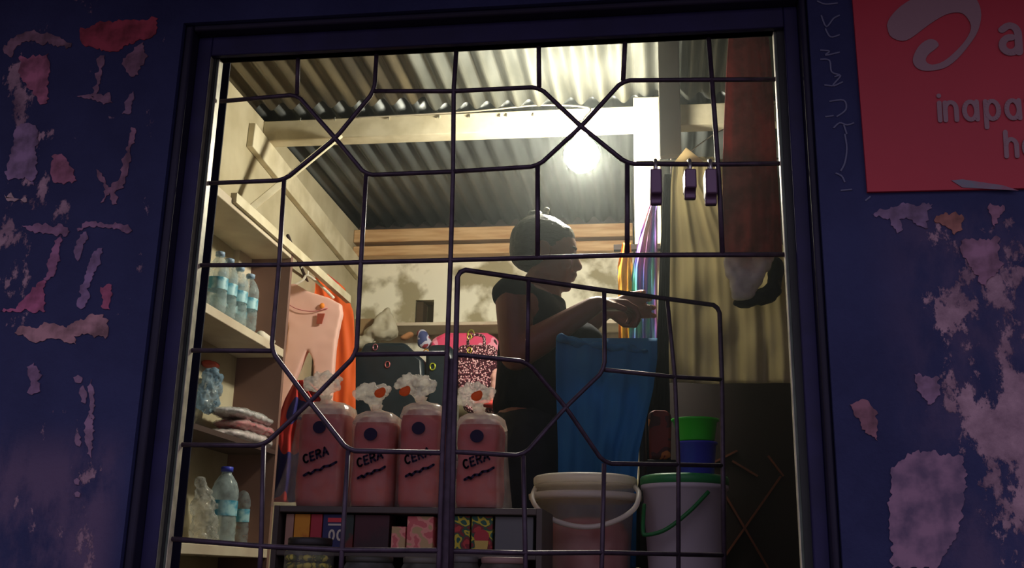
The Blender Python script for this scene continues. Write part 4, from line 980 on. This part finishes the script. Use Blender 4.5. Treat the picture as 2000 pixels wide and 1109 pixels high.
# ------------------------------------------------------------------ the woman
yp = 1.05
base = W(1050, 800, yp); base = Vector((base.x, yp, 0))
pw = thing('person', base, 'woman in a black sleeveless top standing side-on, reaching toward the hanging cloths', 'person')
M_skin = mat('dark_skin', (132, 76, 60), .45, var=.08, scale=14)
def Q(px, py, y): return W(px, py, y)
yn, yf_ = yp-.15, yp+.15            # near (right) and far (left) shoulder
sh = Q(1004,578,yn); el = Q(1008,692,yn-.02); wr = Q(1158,598,yn-.03)
sf = Q(1030,580,yf_); ef = Q(1090,690,yf_); wf = Q(1178,612,yf_-.10)
hipz = Q(1040,905,yp)
bm = bmesh.new()
# legs
for s in (-1, 1):
    hx = hipz.x+.01; hy = yp+s*.085
    cone(bm, (hx, hy, hipz.z), .085, (hx+.01, hy, .46), .055); cone(bm, (hx+.01, hy, .46), .055, (hx-.01, hy, .09), .036)
    hull(bm, ell((hx-.02, hy, .035), (.035,.032,.035)), ell((hx+.13, hy, .022), (.045,.036,.02)))
# torso
hull(bm, ell(hipz, (.12,.165,.10)), ell(Q(1046,800,yp), (.10,.13,.05)))
hull(bm, ell(Q(1046,800,yp), (.10,.13,.05)), ell(Q(1062,660,yp), (.105,.15,.06)))
hull(bm, ell(Q(1062,650,yp), (.10,.14,.06)), ell(Q(1040,592,yp), (.065,.17,.03)))
cone(bm, Q(1034,600,yn+.03), .052, sh, .050); cone(bm, Q(1045,600,yf_-.03), .052, sf, .048)
# neck
hull(bm, ell(Q(1052,590,yp), (.062,.060,.03)), ell(Q(1060,545,yp), (.050,.048,.03)))
# arms
cone(bm, sh, .050, el, .041); cone(bm, el, .041, lerp(el, wr, .3), .040); cone(bm, lerp(el, wr, .3), .040, wr, .024)
cone(bm, sf, .048, ef, .038); cone(bm, ef, .036, wf, .022)
# head (faces right, chin slightly down, turned a little away)
fx = Vector((1, .18, -.10)).normalized(); up = Vector((.10, 0, 1)).normalized(); sd = up.cross(fx).normalized(); up = fx.cross(sd)
hc = Q(1066, 497, yp)
def H_(f, s, u): return hc + fx*f + sd*s + up*u
def HE(f, s, u, r, n=10):
    pts = ell((0,0,0), (r, r, r) if not hasattr(r, '__len__') else r, n)
    o_ = H_(f, s, u); return [o_ + fx*p.x + sd*p.y + up*p.z for p in pts]
hull(bm, HE(-.012,0,.022,(.086,.070,.075)), HE(.010,0,.020,(.074,.066,.070)))
hull(bm, HE(.030,0,-.018,(.050,.056,.055)), HE(.046,0,-.080,(.028,.030,.020)), HE(.004,0,-.05,(.045,.052,.03)), HE(.045,0,.03,(.036,.052,.03)))
hull(bm, HE(.078,0,.004,(.010,.009,.008), 6), HE(.092,0,-.024,(.012,.015,.010), 6), HE(.070,0,-.030,(.012,.018,.008), 6))        # nose
hull(bm, HE(.082,.0,-.048,(.010,.024,.007), 6)); hull(bm, HE(.078,0,-.060,(.010,.022,.008), 6))                                     # lips
hull(bm, HE(.064,0,-.086,(.016,.020,.012), 6))                                                                                      # chin
for s in (-1, 1):
    hull(bm, HE(.062,s*.030,.012,(.016,.018,.008), 6))                                                                              # brow
    hull(bm, HE(.050,s*.040,-.028,(.022,.018,.018), 6))                                                                             # cheek
    hull(bm, HE(-.006,s*.070,-.012,(.014,.007,.028), 6), HE(-.016,s*.076,.004,(.012,.006,.014), 6))                                 # ear
# hands: palm, four fingers, thumb
def hand(w, aim, pn, side, curl, k=1.0):
    aim = aim.normalized(); pn = pn.normalized(); ax = aim.cross(pn).normalized()*side
    p0 = w; p1 = w + aim*.075*k
    hull(bm, ell(w, .021*k), ell(p1+ax*.026*k, .0125*k), ell(p1-ax*.028*k, .0115*k))
    for i, (L_, o_) in enumerate(((.070,.030),(.078,.011),(.072,-.009),(.056,-.028))):
        q = p1+ax*o_*k; d = (aim+ax*(o_*4)).normalized(); rr = .0092*k
        for s_, l_ in enumerate((.42,.32,.26)):
            a_ = curl*(s_+.6)+i*.05; dd = (d*math.cos(a_)+pn*math.sin(a_)).normalized()
            q2 = q+dd*L_*l_*k; cone(bm, q, rr, q2, rr*.9); q = q2; rr *= .92
    q = w+aim*.022*k+ax*.020*k; d = (aim*.6+ax*.8+pn*.35).normalized()
    q2 = q+d*.034*k; cone(bm, q, .0125*k, q2, .010*k); q3 = q2+(d*.4+aim*.9+pn*.3).normalized()*.028*k; cone(bm, q2, .010*k, q3, .0085*k)
hand(wr+(wr-el).normalized()*.012, Vector((.95,.22,-.02)), Vector((.1,.1,-1)), -1, .80, .92)
hand(wf+(wf-ef).normalized()*.012, Vector((.9,-.1,.15)), Vector((.1,-.9,-.3)), 1, .5)
body = obj('body', fuse(bm, .0042, 3), M_skin, pw, smooth=True)
# eyes
for s in (-1, 1):
    obj('eye', hull(bmesh.new(), HE(.070,s*.028,-.004,(.009,.012,.009), 8)), mat('eye_white', (190,180,170), .25), pw, smooth=True)
    obj('eyebrow', hull(bmesh.new(), HE(.078,s*.026,.018,(.004,.014,.003), 6), HE(.070,s*.040,.018,(.003,.006,.003), 6)), mat('hair_black', (22,22,22), .6), pw, smooth=True)
# hair pulled back to a small bun on top
bm = bmesh.new()
hull(bm, HE(-.018,0,.036,(.086,.078,.074)), HE(-.036,0,-.004,(.064,.070,.05)), HE(.024,0,.052,(.052,.062,.040)))
hull(bm, HE(-.040,0,.104,(.026,.024,.020), 8))
me = fuse(bm, .005, 3, .0015, 90)
hair = obj('hair', me, mat('hair_sheen', (18, 20, 19), .5, rgb2=(30,33,31), spec=.35, scale=60, stretch=(1,1,4), bump=.3), pw, smooth=True)
bm = bmesh.new()
for i, (f, u) in enumerate(((-.020,.108),(-.014,.118),(-.012,.128))): hull(bm, HE(f, 0, u, (.009,.010,.007), 6))
obj('hair_tie', bm, mat('pale_tie', (180,176,150), .5), hair, smooth=True, label='pale beaded hair tie')
# black top and skirt
bm = bmesh.new()
hull(bm, ell(Q(1046,800,yp), (.112,.142,.05)), ell(Q(1062,660,yp), (.118,.162,.05)))
hull(bm, ell(Q(1060,650,yp), (.110,.155,.05)), ell(Q(1040,598,yp), (.075,.180,.028)))
hull(bm, ell(Q(1055,590,yp), (.070,.068,.022)), ell(Q(1046,612,yp), (.080,.12,.03)))
for s in (-1, 1): hull(bm, ell(Q(1128,668,yp+s*.07), (.068,.062,.055)), ell(Q(1085,690,yp+s*.06), (.07,.07,.06)))       # bust
hull(bm, ell(Q(1090,760,yp), (.085,.13,.06)), ell(Q(1060,860,yp), (.12,.15,.06)))
for p, q in ((Q(1030,592,yn+.04), sh), (Q(1045,592,yf_-.04), sf)): hull(bm, ell(p, (.055,.055,.05)), ell(q+Vector((-.002,0,.006)), (.056,.054,.046)))
top = obj('black_top', fuse(bm, .006, 5, .003, 18), mat('black_jersey', (18, 20, 30), .9, spec=.2, var=.2, scale=25), pw, smooth=True, label='black cap-sleeved top')
bm = bmesh.new()
hull(bm, ell(Q(1050,830,yp), (.125,.155,.05)), ell(hipz, (.145,.185,.09)))
hull(bm, ell(hipz, (.145,.185,.09)), ell((hipz.x+.01, yp, .22), (.17,.20,.02)))
obj('skirt', fuse(bm, .008, 3, .006, 12), M_black, pw, smooth=True, label='long black skirt')

# ------------------------------------------------------------------ haze volume added for the lens glow around the bulb
hz = obj('haze', bx(XL+.001, XR-.001, .08, YB-.001, .01, ZR-.04), MATS.setdefault('haze', bpy.data.materials.new('haze')), kind='structure')
m = MATS['haze']; m.use_nodes = True; n = m.node_tree.nodes; n.clear()
v = n.new('ShaderNodeVolumeScatter'); v.inputs['Density'].default_value = 0.024; v.inputs['Anisotropy'].default_value = 0.75
v.inputs['Color'].default_value = (.92, 1, .96, 1)
o_ = n.new('ShaderNodeOutputMaterial'); m.node_tree.links.new(v.outputs[0], o_.inputs['Volume'])
